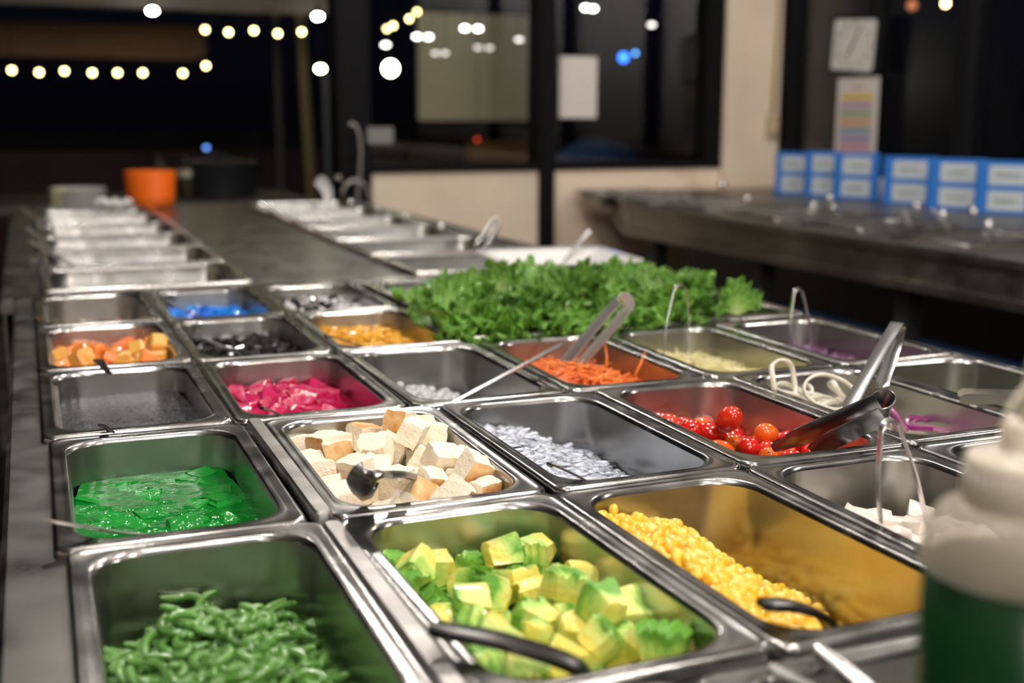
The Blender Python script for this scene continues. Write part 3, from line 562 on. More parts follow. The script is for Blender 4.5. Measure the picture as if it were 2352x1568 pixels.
# noodles in the front pan
random.seed(43)
noodle_m = mat('green_noodle', (.075, .20, .030), .22, coat=.5, sss=.1, var=.4, vscale=25, col2=(.15, .36, .08), bump=.1, bscale=60)
b = MB(); hno = lambda u, v: -.062+.026*math.exp(-((u-.48)**2*5+(v-.42)**2*4))+.012*math.exp(-((u-.6)**2*30+(v-.75)**2*30))
v_, f_ = bed_verts(P['noodle'], lambda u, v: hno(u, v)-.006, 26, 14, .002); b.add(v_, f_)
for i in range(620):
    u, v = rnd(.12, .88), rnd(.1, .93); c = P['noodle'](u, v, hno(u, v)+rnd(-.004, .005))
    yaw = rnd(0, 2*PI); pitch_ = rnd(-.35, .35); L = rnd(.025, .055); k1 = random.choice((-1, 1))*rnd(30, 260); k2 = rnd(-120, 120); r0 = rnd(.0022, .0030); n_ = 14; q = c.copy(); pts_ = []; a = yaw; e_ = pitch_
    for k in range(n_):
        pts_.append(q.copy()); st = L/n_; a += k1*st+rnd(-.12, .12); e_ = max(-.6, min(.6, e_+k2*st*.5*math.sin(k*.7)))
        q += Vector((math.cos(a)*math.cos(e_), math.sin(a)*math.cos(e_), math.sin(e_)))*st
    b.tube(pts_, [r0*(.45 if k in (0, n_-1) else .8 if k in (1, n_-2) else 1) for k in range(n_)], 7)
tag(b.build('green_noodles', noodle_m), 'tangled heap of glossy dark green noodles in the front left pan', 'noodles', None, 'stuff')

# ---- jellies in syrup
def liquid(name, F, z, m, label, cat, amp=.0, n=60, mm=30):
    v, f = bed_verts(F, lambda u, v_: z+amp*noise.noise(Vector((u*7, v_*13, 0)))+amp*.5*noise.noise(Vector((u*17, v_*33, 3))), n, mm); b = MB(); b.add(v, f)
    return tag(b.build(name, m), label, cat, None, 'stuff')
green_l = mat('green_syrup', (.003, .20, .020), .05, spec=.25, bump=.5, bscale=75, bdist=.004, var=.4, vscale=30, col2=(.003, .17, .018), detail=4)
green_c = obj_random(mat('green_jelly', (.02, .34, .05), .05, spec=.4, bump=.6, bscale=100, bdist=.003), [(.006, .22, .024), (.012, .28, .034), (.02, .34, .046)])
liquid('green_syrup', P['jelly'], -.034, green_l, 'glossy green syrup filling the green jelly pan', 'syrup', .0016)
random.seed(51)
jm = [cube_mb(.024, .020, .008, .08, .0014).mesh('green_jelly_slab', green_c, True, 30) for k in range(4)]
for u, v in scatter(70, .012, .09, .91, .07, .95):
    put(jm[random.randrange(4)], 'green_jelly_slab', P['jelly'](u, v, -.0385+rnd(-.001, .002)), (rnd(-.16, .16), rnd(-.16, .16), rnd(0, 3)), rnd(.7, 1.1), 'flat green jelly piece floating in the green syrup', 'jelly', 'green jelly pieces')
red_l = mat('crimson_syrup', (.40, .006, .055), .05, spec=.4, bump=.35, bscale=50, bdist=.002)
red_c = obj_random(mat('crimson_jelly', (.6, .02, .12), .08, coat=.3, spec=.6, bump=.7, bscale=140, bdist=.003), [(.48, .010, .07), (.62, .02, .13), (.55, .015, .10)])
liquid('crimson_syrup', P['red'], -.031, red_l, 'glossy crimson syrup filling the red jelly pan', 'syrup', .001)
jm = [cube_mb(.019, .017, .014, .10, .0016).mesh('crimson_jelly_cube', red_c, True, 30) for k in range(4)]
for u, v in scatter(85, .0105, .10, .90, .07, .95):
    hgt = -.040+.010*math.exp(-((u-.4)**2*3+(v-.75)**2*7))*1.1
    put(jm[random.randrange(4)], 'crimson_jelly_cube', P['red'](u, v, hgt+rnd(-.002, .004)), (rnd(-.5, .5), rnd(-.5, .5), rnd(0, 3)), rnd(.7, 1.1), 'crimson jelly cube in the crimson syrup', 'jelly', 'crimson jelly cubes')
# seed drink
chia_m = mat('seed_drink', (.10, .105, .12), .22, spec=.3, bump=.55, bscale=330, bdist=.0012, var=.8, vscale=420, col2=(.025, .027, .032), vlo=.42, vhi=.58)
liquid('seed_drink', P['chia'], -.027, chia_m, 'dark grey drink full of tiny seeds filling the pan', 'drink', .0008)
# blue, black, black-and-white cubes, beans
def cubes(F, name, mats, label, group, h, n, dmin, size, u=(.08, .92), v=(.06, .94)):
    ms = [cube_mb(size*rnd(.9, 1.1), size, size*rnd(.8, 1), .12, size*.05).mesh(name, m, True, 30) for m in mats]
    for a, c in scatter(n, dmin, u[0], u[1], v[0], v[1]):
        k = random.randrange(len(ms)); lb = label if isinstance(label, str) else label[k]; g = group if isinstance(group, str) else group[k]
        put(ms[k], name, F(a, c, h(a, c)+rnd(-.002, .003)), (rnd(-.6, .6), rnd(-.6, .6), rnd(0, 3)), rnd(.8, 1.15), lb, 'jelly', g)
blue_c = obj_random(mat('blue_jelly', (.01, .15, .8), .08, coat=1, spec=.7), [(.003, .05, .55), (.01, .20, .85), (.02, .35, .95), (.005, .10, .75)])
random.seed(61)
liquid('blue_syrup', P['blue'], -.043, mat('blue_syrup', (.002, .04, .35), .04, coat=1), 'deep blue syrup in the blue jelly pan', 'syrup')
cubes(P['blue'], 'blue_jelly_cube', [blue_c], 'bright blue jelly cube in the blue jelly pan', 'blue jelly cubes', lambda u, v: -.036+.010*math.exp(-((u-.4)**2*3+(v-.6)**2*5)), 150, .0085, .0125)
blk = mat('black_jelly', (.006, .006, .007), .07, coat=1, spec=.7)
liquid('black_syrup', P['black'], -.040, mat('black_syrup', (.006, .006, .006), .05, coat=1), 'black syrup in the black jelly pan', 'syrup')
cubes(P['black'], 'black_jelly_cube', [blk], 'shiny black jelly cube in the black jelly pan', 'black jelly cubes', lambda u, v: -.034+.010*math.exp(-((u-.4)**2*3+(v-.6)**2*5)), 120, .0095, .014)
wht = mat('white_jelly', (.75, .75, .76), .12, coat=.8)
liquid('thin_syrup', P['bw'], -.037, mat('dark_syrup', (.02, .02, .022), .05, coat=1), 'dark syrup in the black and white jelly pan', 'syrup')
cubes(P['bw'], 'jelly_cube', [wht, blk], ['white jelly cube among the black ones in the back pan', 'black jelly cube among the white ones in the back pan'], ['white jelly cubes', 'black cubes among white'], lambda u, v: -.028+.006*math.exp(-((u-.4)**2*3+(v-.6)**2*5)), 130, .009, .0125)
bc = obj_random(mat('pastel_bean', (.8, .6, .4), .35, coat=.3), [(.80, .30, .30), (.85, .60, .35), (.90, .75, .65), (.85, .55, .15), (.75, .35, .35), (.9, .8, .75)])
bm = sphere_mb(.006, 10, 6, sz=1.3).mesh('bean', bc)
bed('bean_syrup', P['bean'], lambda u, v: -.052, mat('bean_syrup', (.45, .25, .15), .1), 'thin brownish syrup under the pastel beans', 'syrup')
for u, v in scatter(90, .010, .1, .9, .1, .95):
    put(bm, 'bean', P['bean'](u, v, -.046+rnd(0, .004)), (rnd(0, 3), rnd(0, 3), 0), rnd(.8, 1.2), 'small pastel pink, white or yellow bean in the back left pan', 'bean', 'pastel beans')
# radish chunks
random.seed(71)
rad = mat('white_radish', (.86, .78, .70), .35, sss=.15, var=.2, vscale=60, coat=.2, bump=.3, bscale=50)
rms = [cube_mb(.030, .024, .020, .2, .003).mesh('radish_chunk', rad, True, 45) for _ in range(4)]
for i, (u, v) in enumerate(scatter(40, .017, .14, .80, .12, .84)):
    put(rms[i % 4], 'radish_chunk', P['tofu'](u, v, -.036-.012*u+rnd(0, .012)), (rnd(-.6, .6), rnd(-.6, .6), rnd(0, 3)), rnd(.75, 1.1), 'pale white radish chunk in the pan with slim upright tongs', 'vegetable', 'white radish chunks')
bed('radish_water', P['tofu'], lambda u, v: -.058, mat('radish_water', (.4, .36, .3), .1), 'cloudy water under the radish chunks', 'water')
# celery bits at the right edge
cel = obj_random(mat('celery', (.3, .4, .08), .35, coat=.2), [(.25, .36, .07), (.45, .50, .14), (.12, .2, .04)])
b = MB(); b.loft([[(x, .005*math.cos(a)*q, .005*math.sin(a)*q) for a in [PI*k/7 for k in range(8)]]+[(x, .003*math.cos(a)*q, .003*math.sin(a)*q) for a in [PI*(7-k)/7 for k in range(8)]] for x, q in ((-.02, .9), (-.01, 1), (.01, 1), (.02, .95))], True, True); cm = b.mesh('celery_piece', cel)
for u, v in scatter(45, .014, .1, .9, .08, .92):
    put(cm, 'celery_piece', P['celery'](u, v, -.055+rnd(0, .012)), (rnd(-.3, .3), rnd(-.3, .3), rnd(0, 3)), rnd(.8, 1.2), 'green celery piece in the pan at the right edge', 'celery', 'celery pieces')
# ---- onions
def ring_mesh(r, band, th, seed, ecc=.8, wob=.12):
    random.seed(seed); n = 40; b = MB(); rings = []
    for k in range(n):
        a = 2*PI*k/n; rr = r*(1+wob*.4*math.sin(2*a+seed)); c = Vector((rr*math.cos(a), rr*ecc*math.sin(a), wob*r*math.sin(3*a+seed)*.5)); o_ = Vector((math.cos(a), ecc*math.sin(a), 0)).normalized()
        rings.append([c+o_*th/2*x+Vector((0, 0, band/2*z)) for x, z in ((1, -.8), (1, .8), (.6, 1), (-.6, 1), (-1, .8), (-1, -.8), (-.6, -1), (.6, -1))])
    rings.append(rings[0]); b.loft(rings); return b
ow = mat('white_onion', (.86, .82, .70), .22, coat=.6, sss=.25, var=.15, vscale=50)
op = mat('purple_onion', (.52, .26, .40), .25, coat=.5, var=.8, vscale=9, col2=(.30, .02, .18), sss=.15, vlo=.4, vhi=.6)
opr = mat('purple_onion_skin', (.28, .015, .17), .25, coat=.5)
for i, (px, py, z, r, rx, ry, rz, lb) in enumerate([
    (1800, 872, .004, .026, 62, -10, 35, 'tall white onion ring arching above the pan rim'),
    (1905, 900, -.002, .024, 58, 15, -30, 'white onion ring standing up in the middle of the heap'),
    (1930, 905, -.012, .022, 50, 10, 60, 'white onion ring leaning behind the upright one'),
    (1840, 905, -.012, .030, 14, 12, 20, 'broad white onion ring lying near the pan rim'),
    (1870, 925, -.018, .028, -8, 10, 80, 'white onion ring lying lowest near the tongs'),
    (1820, 895, -.018, .026, 10, -12, 50, 'white onion ring under the tall one'),
    (1925, 935, -.022, .024, 12, 4, 10, 'flat white onion ring just behind the tong tip')]):
    p = at(px, py, z=z); o = ring_mesh(r, .0055, .0030, i, .75).build('onion_ring', ow); o.location = p; o.rotation_euler = (R(rx), R(ry), R(rz)); tag(o, lb, 'onion', 'white onion rings')
b = MB(); vv, ff = bed_verts(P['onion'], lambda u, v: -.046-.012*u, 20, 12, .003); b.add(vv, ff); random.seed(5)
for k in range(46):
    u, v = rnd(.14, .85), rnd(.14, .86); rb_ = ring_mesh(rnd(.013, .022), .004, .0026, k, rnd(.5, .9)); M = Matrix.Translation(P['onion'](u, v, -.036-.014*u+rnd(0, .008))) @ Euler((rnd(-.5, .5), rnd(-.5, .5), rnd(0, 6))).to_matrix().to_4x4(); b.add([M @ Vector(q) for q in rb_.v], rb_.f)
tag(b.build('onion_slices', ow), 'mass of white onion slices lying under the loose rings', 'onion', None, 'stuff')
for i, (px, py, z, r, rx, ry, rz, lb) in enumerate([
    (2140, 975, -.030, .027, 6, 4, 10, 'wide purple-edged onion ring lying flat at the right end'),
    (2060, 958, -.018, .020, 50, 25, 40, 'purple onion ring leaning upright beside the tongs'),
    (2040, 965, -.022, .017, 40, 15, 60, 'small purple onion ring behind the big tongs')]):
    p = at(px, py, z=z); o = ring_mesh(r, .004, .004, 40+i, .7).build('onion_ring', op); o.location = p; o.rotation_euler = (R(rx), R(ry), R(rz)); tag(o, lb, 'onion', 'purple onion rings')
    q = ring_mesh(r*1.07, .0045, .0010, 40+i, .7).build('skin_layer', opr, o)
    q2 = ring_mesh(r*.72, .004, .0035, 40+i, .7).build('inner_ring', op, o); q2['label'] = 'paler inner onion ring'
p = at(2262, 960, z=-.015); b = sphere_mb(.011, 14, 8, sz=1.3); o = b.build('onion_petal', mat('petal', (.80, .62, .58), .3, coat=.4)); o.location = p; o.rotation_euler = (.5, .3, 0); o.scale = (1, .6, 1); tag(o, 'pinkish white onion petal against the right wall of the onion pan', 'onion')

# ------------------------------------------------------------------ lettuce on its wide tray
lt = pan_mesh(.492, .520, .045, rim=.016)
put(lt, 'food_pan', (.730, 1.120, .001), (0, 0, 0), 1, 'wide shallow steel tray under the heap of lettuce', 'food pan')
leaf_m = bpy.data.materials.new('lettuce_leaf'); leaf_m.use_nodes = True; n = leaf_m.node_tree.nodes; l = leaf_m.node_tree.links; bs = n['Principled BSDF']
atn = n.new('ShaderNodeAttribute'); atn.attribute_name = 'radial'; rp = n.new('ShaderNodeValToRGB'); l.new(atn.outputs['Fac'], rp.inputs[0])
rp.color_ramp.elements[0].color = (.50, .58, .24, 1); rp.color_ramp.elements[1].color = (.15, .36, .04, 1); rp.color_ramp.elements[1].position = .9
e = rp.color_ramp.elements.new(.45); e.color = (.22, .46, .06, 1)
oi = n.new('ShaderNodeObjectInfo'); hs = n.new('ShaderNodeHueSaturation'); mr = n.new('ShaderNodeMapRange'); mr.inputs[3].default_value = .7; mr.inputs[4].default_value = 1.25; l.new(oi.outputs['Random'], mr.inputs[0]); l.new(mr.outputs[0], hs.inputs['Value'])
l.new(rp.outputs[0], hs.inputs['Color']); l.new(hs.outputs[0], bs.inputs['Base Color']); bs.inputs['Roughness'].default_value = .3; bs.inputs['Coat Weight'].default_value = .35
nz = n.new('ShaderNodeTexNoise'); nz.inputs['Scale'].default_value = 120; bp = n.new('ShaderNodeBump'); bp.inputs['Strength'].default_value = .4; bp.inputs['Distance'].default_value = .002; l.new(nz.outputs[0], bp.inputs['Height']); l.new(bp.outputs[0], bs.inputs['Normal'])
tl = n.new('ShaderNodeBsdfTranslucent'); mxs = n.new('ShaderNodeMixShader'); mxs.inputs[0].default_value = .15; out_ = n['Material Output']
l.new(hs.outputs[0], tl.inputs[0]); l.new(bs.outputs[0], mxs.inputs[1]); l.new(tl.outputs[0], mxs.inputs[2]); l.new(mxs.outputs[0], out_.inputs[0])
def leaf_mesh(seed, L=.075):
    random.seed(seed); na, nr = 140, 22; b = MB(); rad = []; ph = [rnd(0, 6.28) for _ in range(8)]
    for j in range(nr+1):
        s = j/nr
        for i in range(na+1):
            t = i/na*2-1; th = t*1.45; out_r = L*(.62+.38*math.cos(th*.8))*(1+.05*math.sin(th*13+ph[0])+.04*math.sin(th*29+ph[1]))
            r = out_r*s; e = s**2.2
            f1 = math.sin(th*9+ph[2])*.45+math.sin(th*20+ph[3]+s*11)*.50+math.sin(th*41+ph[4]-s*27)*.42
            f2 = math.sin(th*12+ph[5])*.3+math.sin(th*26+ph[6]-s*15)*.5+math.sin(th*47+ph[7]+s*31)*.38
            x = r*math.sin(th*.9); y = r*math.cos(th*.9)-L*.3
            z = L*.30*e*(1-.2*math.cos(th))-L*.25*max(0, s-.75)*(1+f2)+.0135*e*f1*(1+.5*f2)
            dx = .0115*e*f2; x += dx*math.cos(th); y += dx*math.sin(th)+.006*e*f1
            b.v.append((x, y, z)); rad.append(min(1, s*(1-.25*math.exp(-(th*3)**2))))
    for j in range(nr):
        for i in range(na):
            a = j*(na+1)+i; b.f.append((a, a+1, a+na+2, a+na+1)); b.mi.append(0)
    me = b.mesh('lettuce_leaf', leaf_m); at_ = me.attributes.new('radial', 'FLOAT', 'POINT'); at_.data.foreach_set('value', rad); return me
lms = [leaf_mesh(100+k, .075+.01*(k % 3)) for k in range(6)]
random.seed(202)
def lh(x, y):
    return .000+.020*math.exp(-(((x-.64)/.13)**2+((y-1.05)/.12)**2))+.016*noise.noise(Vector((x*14, y*14, 2)))+.010*math.exp(-(((x-.84)/.10)**2+((y-1.02)/.14)**2))
def LZ(x, y):
    return ('drooping at the front edge' if y < .95 else 'by the white dish' if y > 1.08 else 'in the middle')+(', left end of the heap' if x < .62 else ', right end of the heap' if x > .78 else ', centre of the heap')
spots = []
while len(spots) < 165:
    x, y = rnd(.485, .915), rnd(.870, 1.17)
    if x > .80 and y < .93 or x > .86 and y < 1.0: continue
    if x < .56 and y > 1.13: continue
    if all((x-a)**2+(y-c)**2 > .020**2 for a, c in spots): spots.append((x, y))
    elif random.random() < .002: spots.append((x, y))
for i, (x, y) in enumerate(spots):
    front = y < .95
    z = lh(x, y)+rnd(-.012, .006)
    el = rnd(-.25, .45); yaw = rnd(0, 2*PI)
    if front: yaw = PI+rnd(-.9, .9); el = rnd(-.4, .2)
    put(lms[i % 6], 'lettuce_leaf', (x, y, z), (el, rnd(-.4, .4), yaw), rnd(.52, .80), 'frilly green lettuce leaf '+LZ(x, y), 'lettuce', 'lettuce leaves '+LZ(x, y))
for px, py, z, lb in ((1150, 655, .035, 'frilly lettuce leaf sticking up highest at the left of the heap'), (1340, 655, .035, 'broad pale-ribbed lettuce leaf standing up in front of the white dish'), (1400, 660, .03, 'curled lettuce leaf standing right of the dish spoon'), (1690, 700, .02, 'lettuce leaf at the far right end of the heap')):
    p = at(px, py, z=z); put(lms[0 if px < 1200 else 3], 'lettuce_leaf', p, (R(72), 0, R(rnd(-30, 30))), .62, lb, 'lettuce')

# ------------------------------------------------------------------ white dish with spoon, behind the lettuce
dish = MB()
dish.loft([rrect(.13, .13, .03, 0), rrect(.16, .16, .03, .004), rrect(.200, .200, .03, .026), rrect(.232, .232, .03, .031), rrect(.234, .234, .03, .034), rrect(.200, .200, .03, .030), rrect(.155, .155, .03, .010), rrect(.10, .10, .03, .007)], True, True, m=0)
o = dish.build('serving_dish', white_p); o.location = (.790, 1.290, .008); o.rotation_euler.z = R(-6); tag(o, 'white square serving dish with flared rim behind the lettuce', 'dish')

# ------------------------------------------------------------------ utensils
def spoon(pts, wid, label, side=None, bowl=None, th=.0016, name='serving_spoon', m=None, crown=0, cap=False, group=None):
    m = m or chrome; pts = [Vector(p) for p in pts]; base = pts[0].copy(); d = (pts[-1]-pts[0]).normalized()
    if side is None: side = Vector((0, 0, 1)).cross(d).normalized()
    # smooth the path
    P_ = []
    for i in range(len(pts)-1):
        for k in range(6):
            t = k/6; p0 = pts[max(i-1, 0)]; p1 = pts[i]; p2 = pts[i+1]; p3 = pts[min(i+2, len(pts)-1)]
            P_.append(.5*((2*p1)+(p2-p0)*t+(2*p0-5*p1+4*p2-p3)*t*t+(3*p1-p0-3*p2+p3)*t**3))
    P_.append(pts[-1]); n_ = len(P_)
    ws = []
    for k in range(n_):
        t = k/(n_-1)*(len(wid)-1); a = int(min(t, len(wid)-2)); w_ = wid[a]+(wid[a+1]-wid[a])*(t-a)
        if k in (0, n_-1): w_ *= .55
        elif k in (1, n_-2): w_ *= .85
        ws.append(w_)
    e = empty(name, base, label, 'spoon' if 'spoon' in name else ('ladle' if 'ladle' in name else 'utensil'), group)
    b = MB(); b.ribbon([p-base for p in P_], ws, side, th, crown); b.build('handle', m, e, True, auto=60)
    if bowl:
        r = bowl; b = MB(); dd = (P_[0]-P_[2]).normalized()
        rings = []
        for j in range(7):
            a = PI/2*j/6; rings.append([Vector((r*math.sin(a)*1.3*math.cos(q), r*math.sin(a)*.9*math.sin(q), -r*.5*math.cos(a))) for q in [2*PI*k/18 for k in range(18)]])
        for j in range(6, -1, -1): rings.append([v+Vector((0, 0, .001)) for v in rings[j]])
        b.loft(rings); o = b.build('bowl', m, e); o.location = dd*r; o.rotation_euler.z = math.atan2(dd.y, dd.x)
    return e
def tongs(top, A, B, wid, label, loop=.009, name='tongs', tipw=None, bow=.0, m=None, crown=.0, th=.0012, cross=None, tip=None):
    top, A, B = Vector(top), Vector(A), Vector(B); m = m or chrome; mid = (A+B)/2; ax = (mid-top).normalized(); sp_ = (B-A); sp_ = (sp_-ax*sp_.dot(ax)).normalized(); nrm = ax.cross(sp_) if cross is None else cross
    base = top.copy(); e = empty(name, base, label, 'tongs')
    c = top+ax*loop
    n_ = 10; arc = [c-ax*(loop*math.sin(PI*k/n_))-sp_*(loop*math.cos(PI*k/n_)) for k in range(n_+1)]
    b = MB(); b.ribbon([p-base for p in arc], wid, nrm, th, 0); b.build('spring_bend', m, e, True, auto=60)
    tipw = tipw or wid
    for s, T in ((-1, A), (1, B)):
        p0 = c+sp_*(s*loop); pts_ = []; ws = []; cs = []
        for k in range(17):
            t = k/16; q = p0+(T-p0)*t+sp_*(s*bow*math.sin(PI*t)); pts_.append(q-base)
            f_ = 1 if t < .75 else 1+(tipw/wid-1)*math.sin((t-.75)/.25*PI*.75)/.95
            ws.append(wid*f_*(1 if k < 16 else .5)); cs.append(crown*s*min(1, t*5))
        b = MB(); b.ribbon(pts_, ws, nrm, th, cs); b.build('arm', m, e, True, auto=60)
    return e
Z = Vector((0, 0, 1))
# tongs in the cabbage, purple cabbage, radish pans: slim, standing upright
def upright(pt, pa, pb, Yd, wid, label, za=-.03, loop=.006):
    T = at(*pt, Y=Yd); A = at(*pa, Y=Yd-.008); B = at(*pb, Y=Yd+.0); tongs(T, A, B, wid, label, loop=loop, cross=(FW-Z*FW.z).normalized(), bow=.003)
upright((1562, 655), (1524, 812), (1577, 815), .70, .011, 'slim steel tongs standing upright in the pale cabbage', loop=.011)
upright((1832, 664), (1816, 790), (1865, 805), .72, .010, 'slim steel tongs standing upright in the purple cabbage', loop=.009)
upright((2040, 966), (2024, 1200), (2130, 1215), .14, .008, 'slim steel tongs standing upright in the white radish', loop=.010)
# carrots
T = at(1440, 688, Y=.70); tongs(T, at(1285, 848, z=-.020), at(1318, 850, z=-.020), .014, 'steel tongs leaning out of the grated carrot', loop=.007, tipw=.014, crown=.001, bow=.001, m=mat('satin_steel', (.78, .77, .75), .45, 1), cross=(UP*.55-FW*.4+RT*.75).normalized())
# clear jelly long handle
A = at(1065, 912, z=.000); B = at(1295, 788, Y=A.y+.11)
spoon([A-(B-A)*.3, A, A+(B-A)*.5, B], [.005, .005, .006, .008], 'long thin bright spoon handle rising from the clear jelly pan', th=.0018)
# onion tongs
T = at(2066, 748, Y=.47); tongs(T, at(1945, 943, Y=.38), at(2022, 890, Y=.44), .013, 'large steel serving tongs leaning upright in the onions', loop=.0085, tipw=.014, crown=.001, bow=.001, m=mid_st)
# tomato tongs lying across
T = at(2045, 930, z=.036); A = at(1775, 1030, z=-.012); B = at(1860, 1035, z=-.006)
tongs(T, A, B, .021, 'broad dark steel tongs lying across the tomato pan rim', loop=.008, crown=.0018, tipw=.014, cross=(Z*.8+RT*.2-FW*.5).normalized(), m=dark_st)
# radish right
# celery pan horizontal tongs
T = at(2190, 905, z=.006); tongs(at(2400, 912, z=.012), at(2200, 903, z=.004), at(2205, 917, z=.004), .010, 'slim steel tongs lying across the celery pan', loop=.006)
# crouton ladle, handle towards the viewer
A = P['crout'](.60, .34, -.014); 
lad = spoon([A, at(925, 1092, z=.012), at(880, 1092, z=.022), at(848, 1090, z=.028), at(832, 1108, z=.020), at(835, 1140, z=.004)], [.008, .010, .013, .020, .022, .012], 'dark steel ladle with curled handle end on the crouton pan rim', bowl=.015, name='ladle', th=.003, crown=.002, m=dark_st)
b = MB(); c = at(850, 1105, z=.022)-at(0, 0, d=0)*0
# jelly spoon
A = at(300, 1226, z=-.010); spoon([A+Vector((.06, .05, -.03)), A, at(200, 1210, z=.006), at(97, 1193, z=.014)], [.010, .009, .007, .007], 'thin spoon whose handle leans over the left rim of the green jelly pan', bowl=.02)
# little spoon ends leaning over the near rims
def stub(px, py, F, u, v, zin, label, w_=.011, over=.012, m=None):
    E = at(px, py, z=over); A = F(u, .04, zin-.02); e2 = E+(E-A).normalized()*.004-Z*.003
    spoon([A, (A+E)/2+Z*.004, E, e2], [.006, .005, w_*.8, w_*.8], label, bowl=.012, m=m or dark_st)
stub(228, 828, P['fruit'], .55, .45, -.025, 'spoon with rounded handle end over the front rim of the fruit pan', .012, .016)
stub(238, 978, P['chia'], .5, .35, -.02, 'spoon with its handle end just over the front rim of the seed drink', .008, .006)
stub(610, 938, P['red'], .55, .35, -.02, 'small spoon resting on the front rim of the crimson jelly pan', .009, .008)
stub(1272, 1068, P['nata'], .45, .15, -.016, 'hooked spoon end on the front rim of the white jelly pan', .008, .014)
stub(472, 778, P['black'], .75, .30, -.024, 'bright spoon handle rising from the black jelly', .012, .012)
stub(758, 772, P['mango'], .55, .08, -.012, 'spoon with round handle end on the mango pan rim', .014, .016)
stub(386, 692, P['blue'], .62, .2, -.02, 'spoon handle rising from the blue jelly', .008, .014)
stub(686, 682, P['bw'], .45, .35, -.02, 'spoon handle standing in the black and white jelly', .010, .018)
stub(82, 728, P['bean'], .45, .3, -.03, 'spoon handle over the left rim of the bean pan', .008, .012)
# marrow and corn: thick dark handles across the near rim
A = at(1320, 1528, z=-.006); E = at(985, 1442, z=.012)
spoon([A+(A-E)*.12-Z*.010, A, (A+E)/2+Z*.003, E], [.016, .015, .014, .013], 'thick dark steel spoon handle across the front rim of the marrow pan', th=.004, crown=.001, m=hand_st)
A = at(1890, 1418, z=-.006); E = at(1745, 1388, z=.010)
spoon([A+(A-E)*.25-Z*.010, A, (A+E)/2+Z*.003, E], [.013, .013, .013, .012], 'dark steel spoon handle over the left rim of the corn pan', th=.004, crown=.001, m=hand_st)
# two handles at the bottom edge
spoon([at(2010, 1600, z=.002), at(1940, 1540, z=.004), at(1876, 1492, z=.006)], [.010, .009, .008], 'rounded steel spoon handle pointing up at the bottom right', th=.005, crown=.001)
spoon([at(1880, 1590, z=.001), at(1820, 1560, z=.002), at(1765, 1532, z=.004)], [.006, .006, .006], 'second thin steel handle at the bottom right edge', th=.003)
# dish spoon
A = at(1285, 612, Y=1.36); spoon([A-Vector((.02, .02, .006)), A, at(1330, 560, Y=1.37), at(1356, 528, Y=1.38)], [.010, .006, .009, .013], 'bright serving spoon leaning out of the white dish', bowl=.02)

# ------------------------------------------------------------------ squeeze bottles
plast = bpy.data.materials.new('cloudy_plastic'); plast.use_nodes = True; n = plast.node_tree.nodes; l = plast.node_tree.links; bs = n['Principled BSDF']
bs.inputs['Base Color'].default_value = (.68, .60, .48, 1); bs.inputs['Roughness'].default_value = .38
trn = n.new('ShaderNodeBsdfTransparent'); trl = n.new('ShaderNodeBsdfTranslucent'); trl.inputs[0].default_value = (.62, .57, .5, 1); m1 = n.new('ShaderNodeMixShader'); m2 = n.new('ShaderNodeMixShader'); m1.inputs[0].default_value = .35; m2.inputs[0].default_value = .42
l.new(bs.outputs[0], m1.inputs[1]); l.new(trl.outputs[0], m1.inputs[2]); l.new(m1.outputs[0], m2.inputs[1]); l.new(trn.outputs[0], m2.inputs[2]); l.new(m2.outputs[0], n['Material Output'].inputs[0])
plast2 = mat('wet_plastic', (.01, .07, .02), .25, alpha=.3)
capm = mat('cloudy_cap', (.70, .63, .52), .35, sss=.2)
bx, by = .346, -.147
e = empty('squeeze_bottle', (bx, by, -.058), 'cloudy plastic squeeze bottle half full of dark green dressing', 'bottle')
H0 = .058
b = MB(); b.lathe([(.030, 0), (.0365, .003), (.0375, .010), (.0375, .151)], 48, m=1); b.lathe([(.0375, .151), (.0375, .157), (.0365, .166), (.032, .173), (.025, .177), (.0215, .178)], 48, m=0); b.build('body', [plast, plast2], e)
b = MB(); b.lathe([(.0355, .004), (.0355, .150), (1e-4, .150)], 40); b.build('dressing', mat('green_dressing', (.002, .022, .005), .2), e)
b = MB(); b.lathe([(.0235, .176), (.0238, .177), (.0238, .193), (.0225, .196), (.014, .198), (.012, .200), (.0115, .208), (.009, .210), (1e-4, .210)], 40)
for k in range(40):
    a = 2*PI*k/40; b.tube([(.0238*math.cos(a), .0238*math.sin(a), .179), (.0238*math.cos(a), .0238*math.sin(a), .191)], .0006, 5)
b.build('screw_cap', capm, e)
b = MB(); b.lathe([(.006, .208), (.0055, .212), (.0035, .236), (.0025, .242), (1e-4, .242)], 24); b.build('nozzle', capm, e)
b = MB(); b.tube([(-.011, 0, .201)]+[(-.012-.004*math.sin(PI*k/10)+0.006*k/10, .001, .202+.020*k/10) for k in range(11)]+[(-.004, 0, .224)], .0011, 6); b.build('cap_strap', capm, e)
e = empty('squeeze_bottle', (.321, -.231, -.058), 'second squeeze bottle, only its white cap shows at the bottom right corner', 'bottle')
b = MB(); b.lathe([(.022, 0), (.026, .004), (.026, .095), (.022, .104), (.017, .107)], 36); b.build('body', plast, e)
b = MB(); b.lathe([(.018, .106), (.0185, .108), (.0185, .124), (.014, .129), (.006, .131), (1e-4, .132)], 32); b.build('screw_cap', white_p, e)

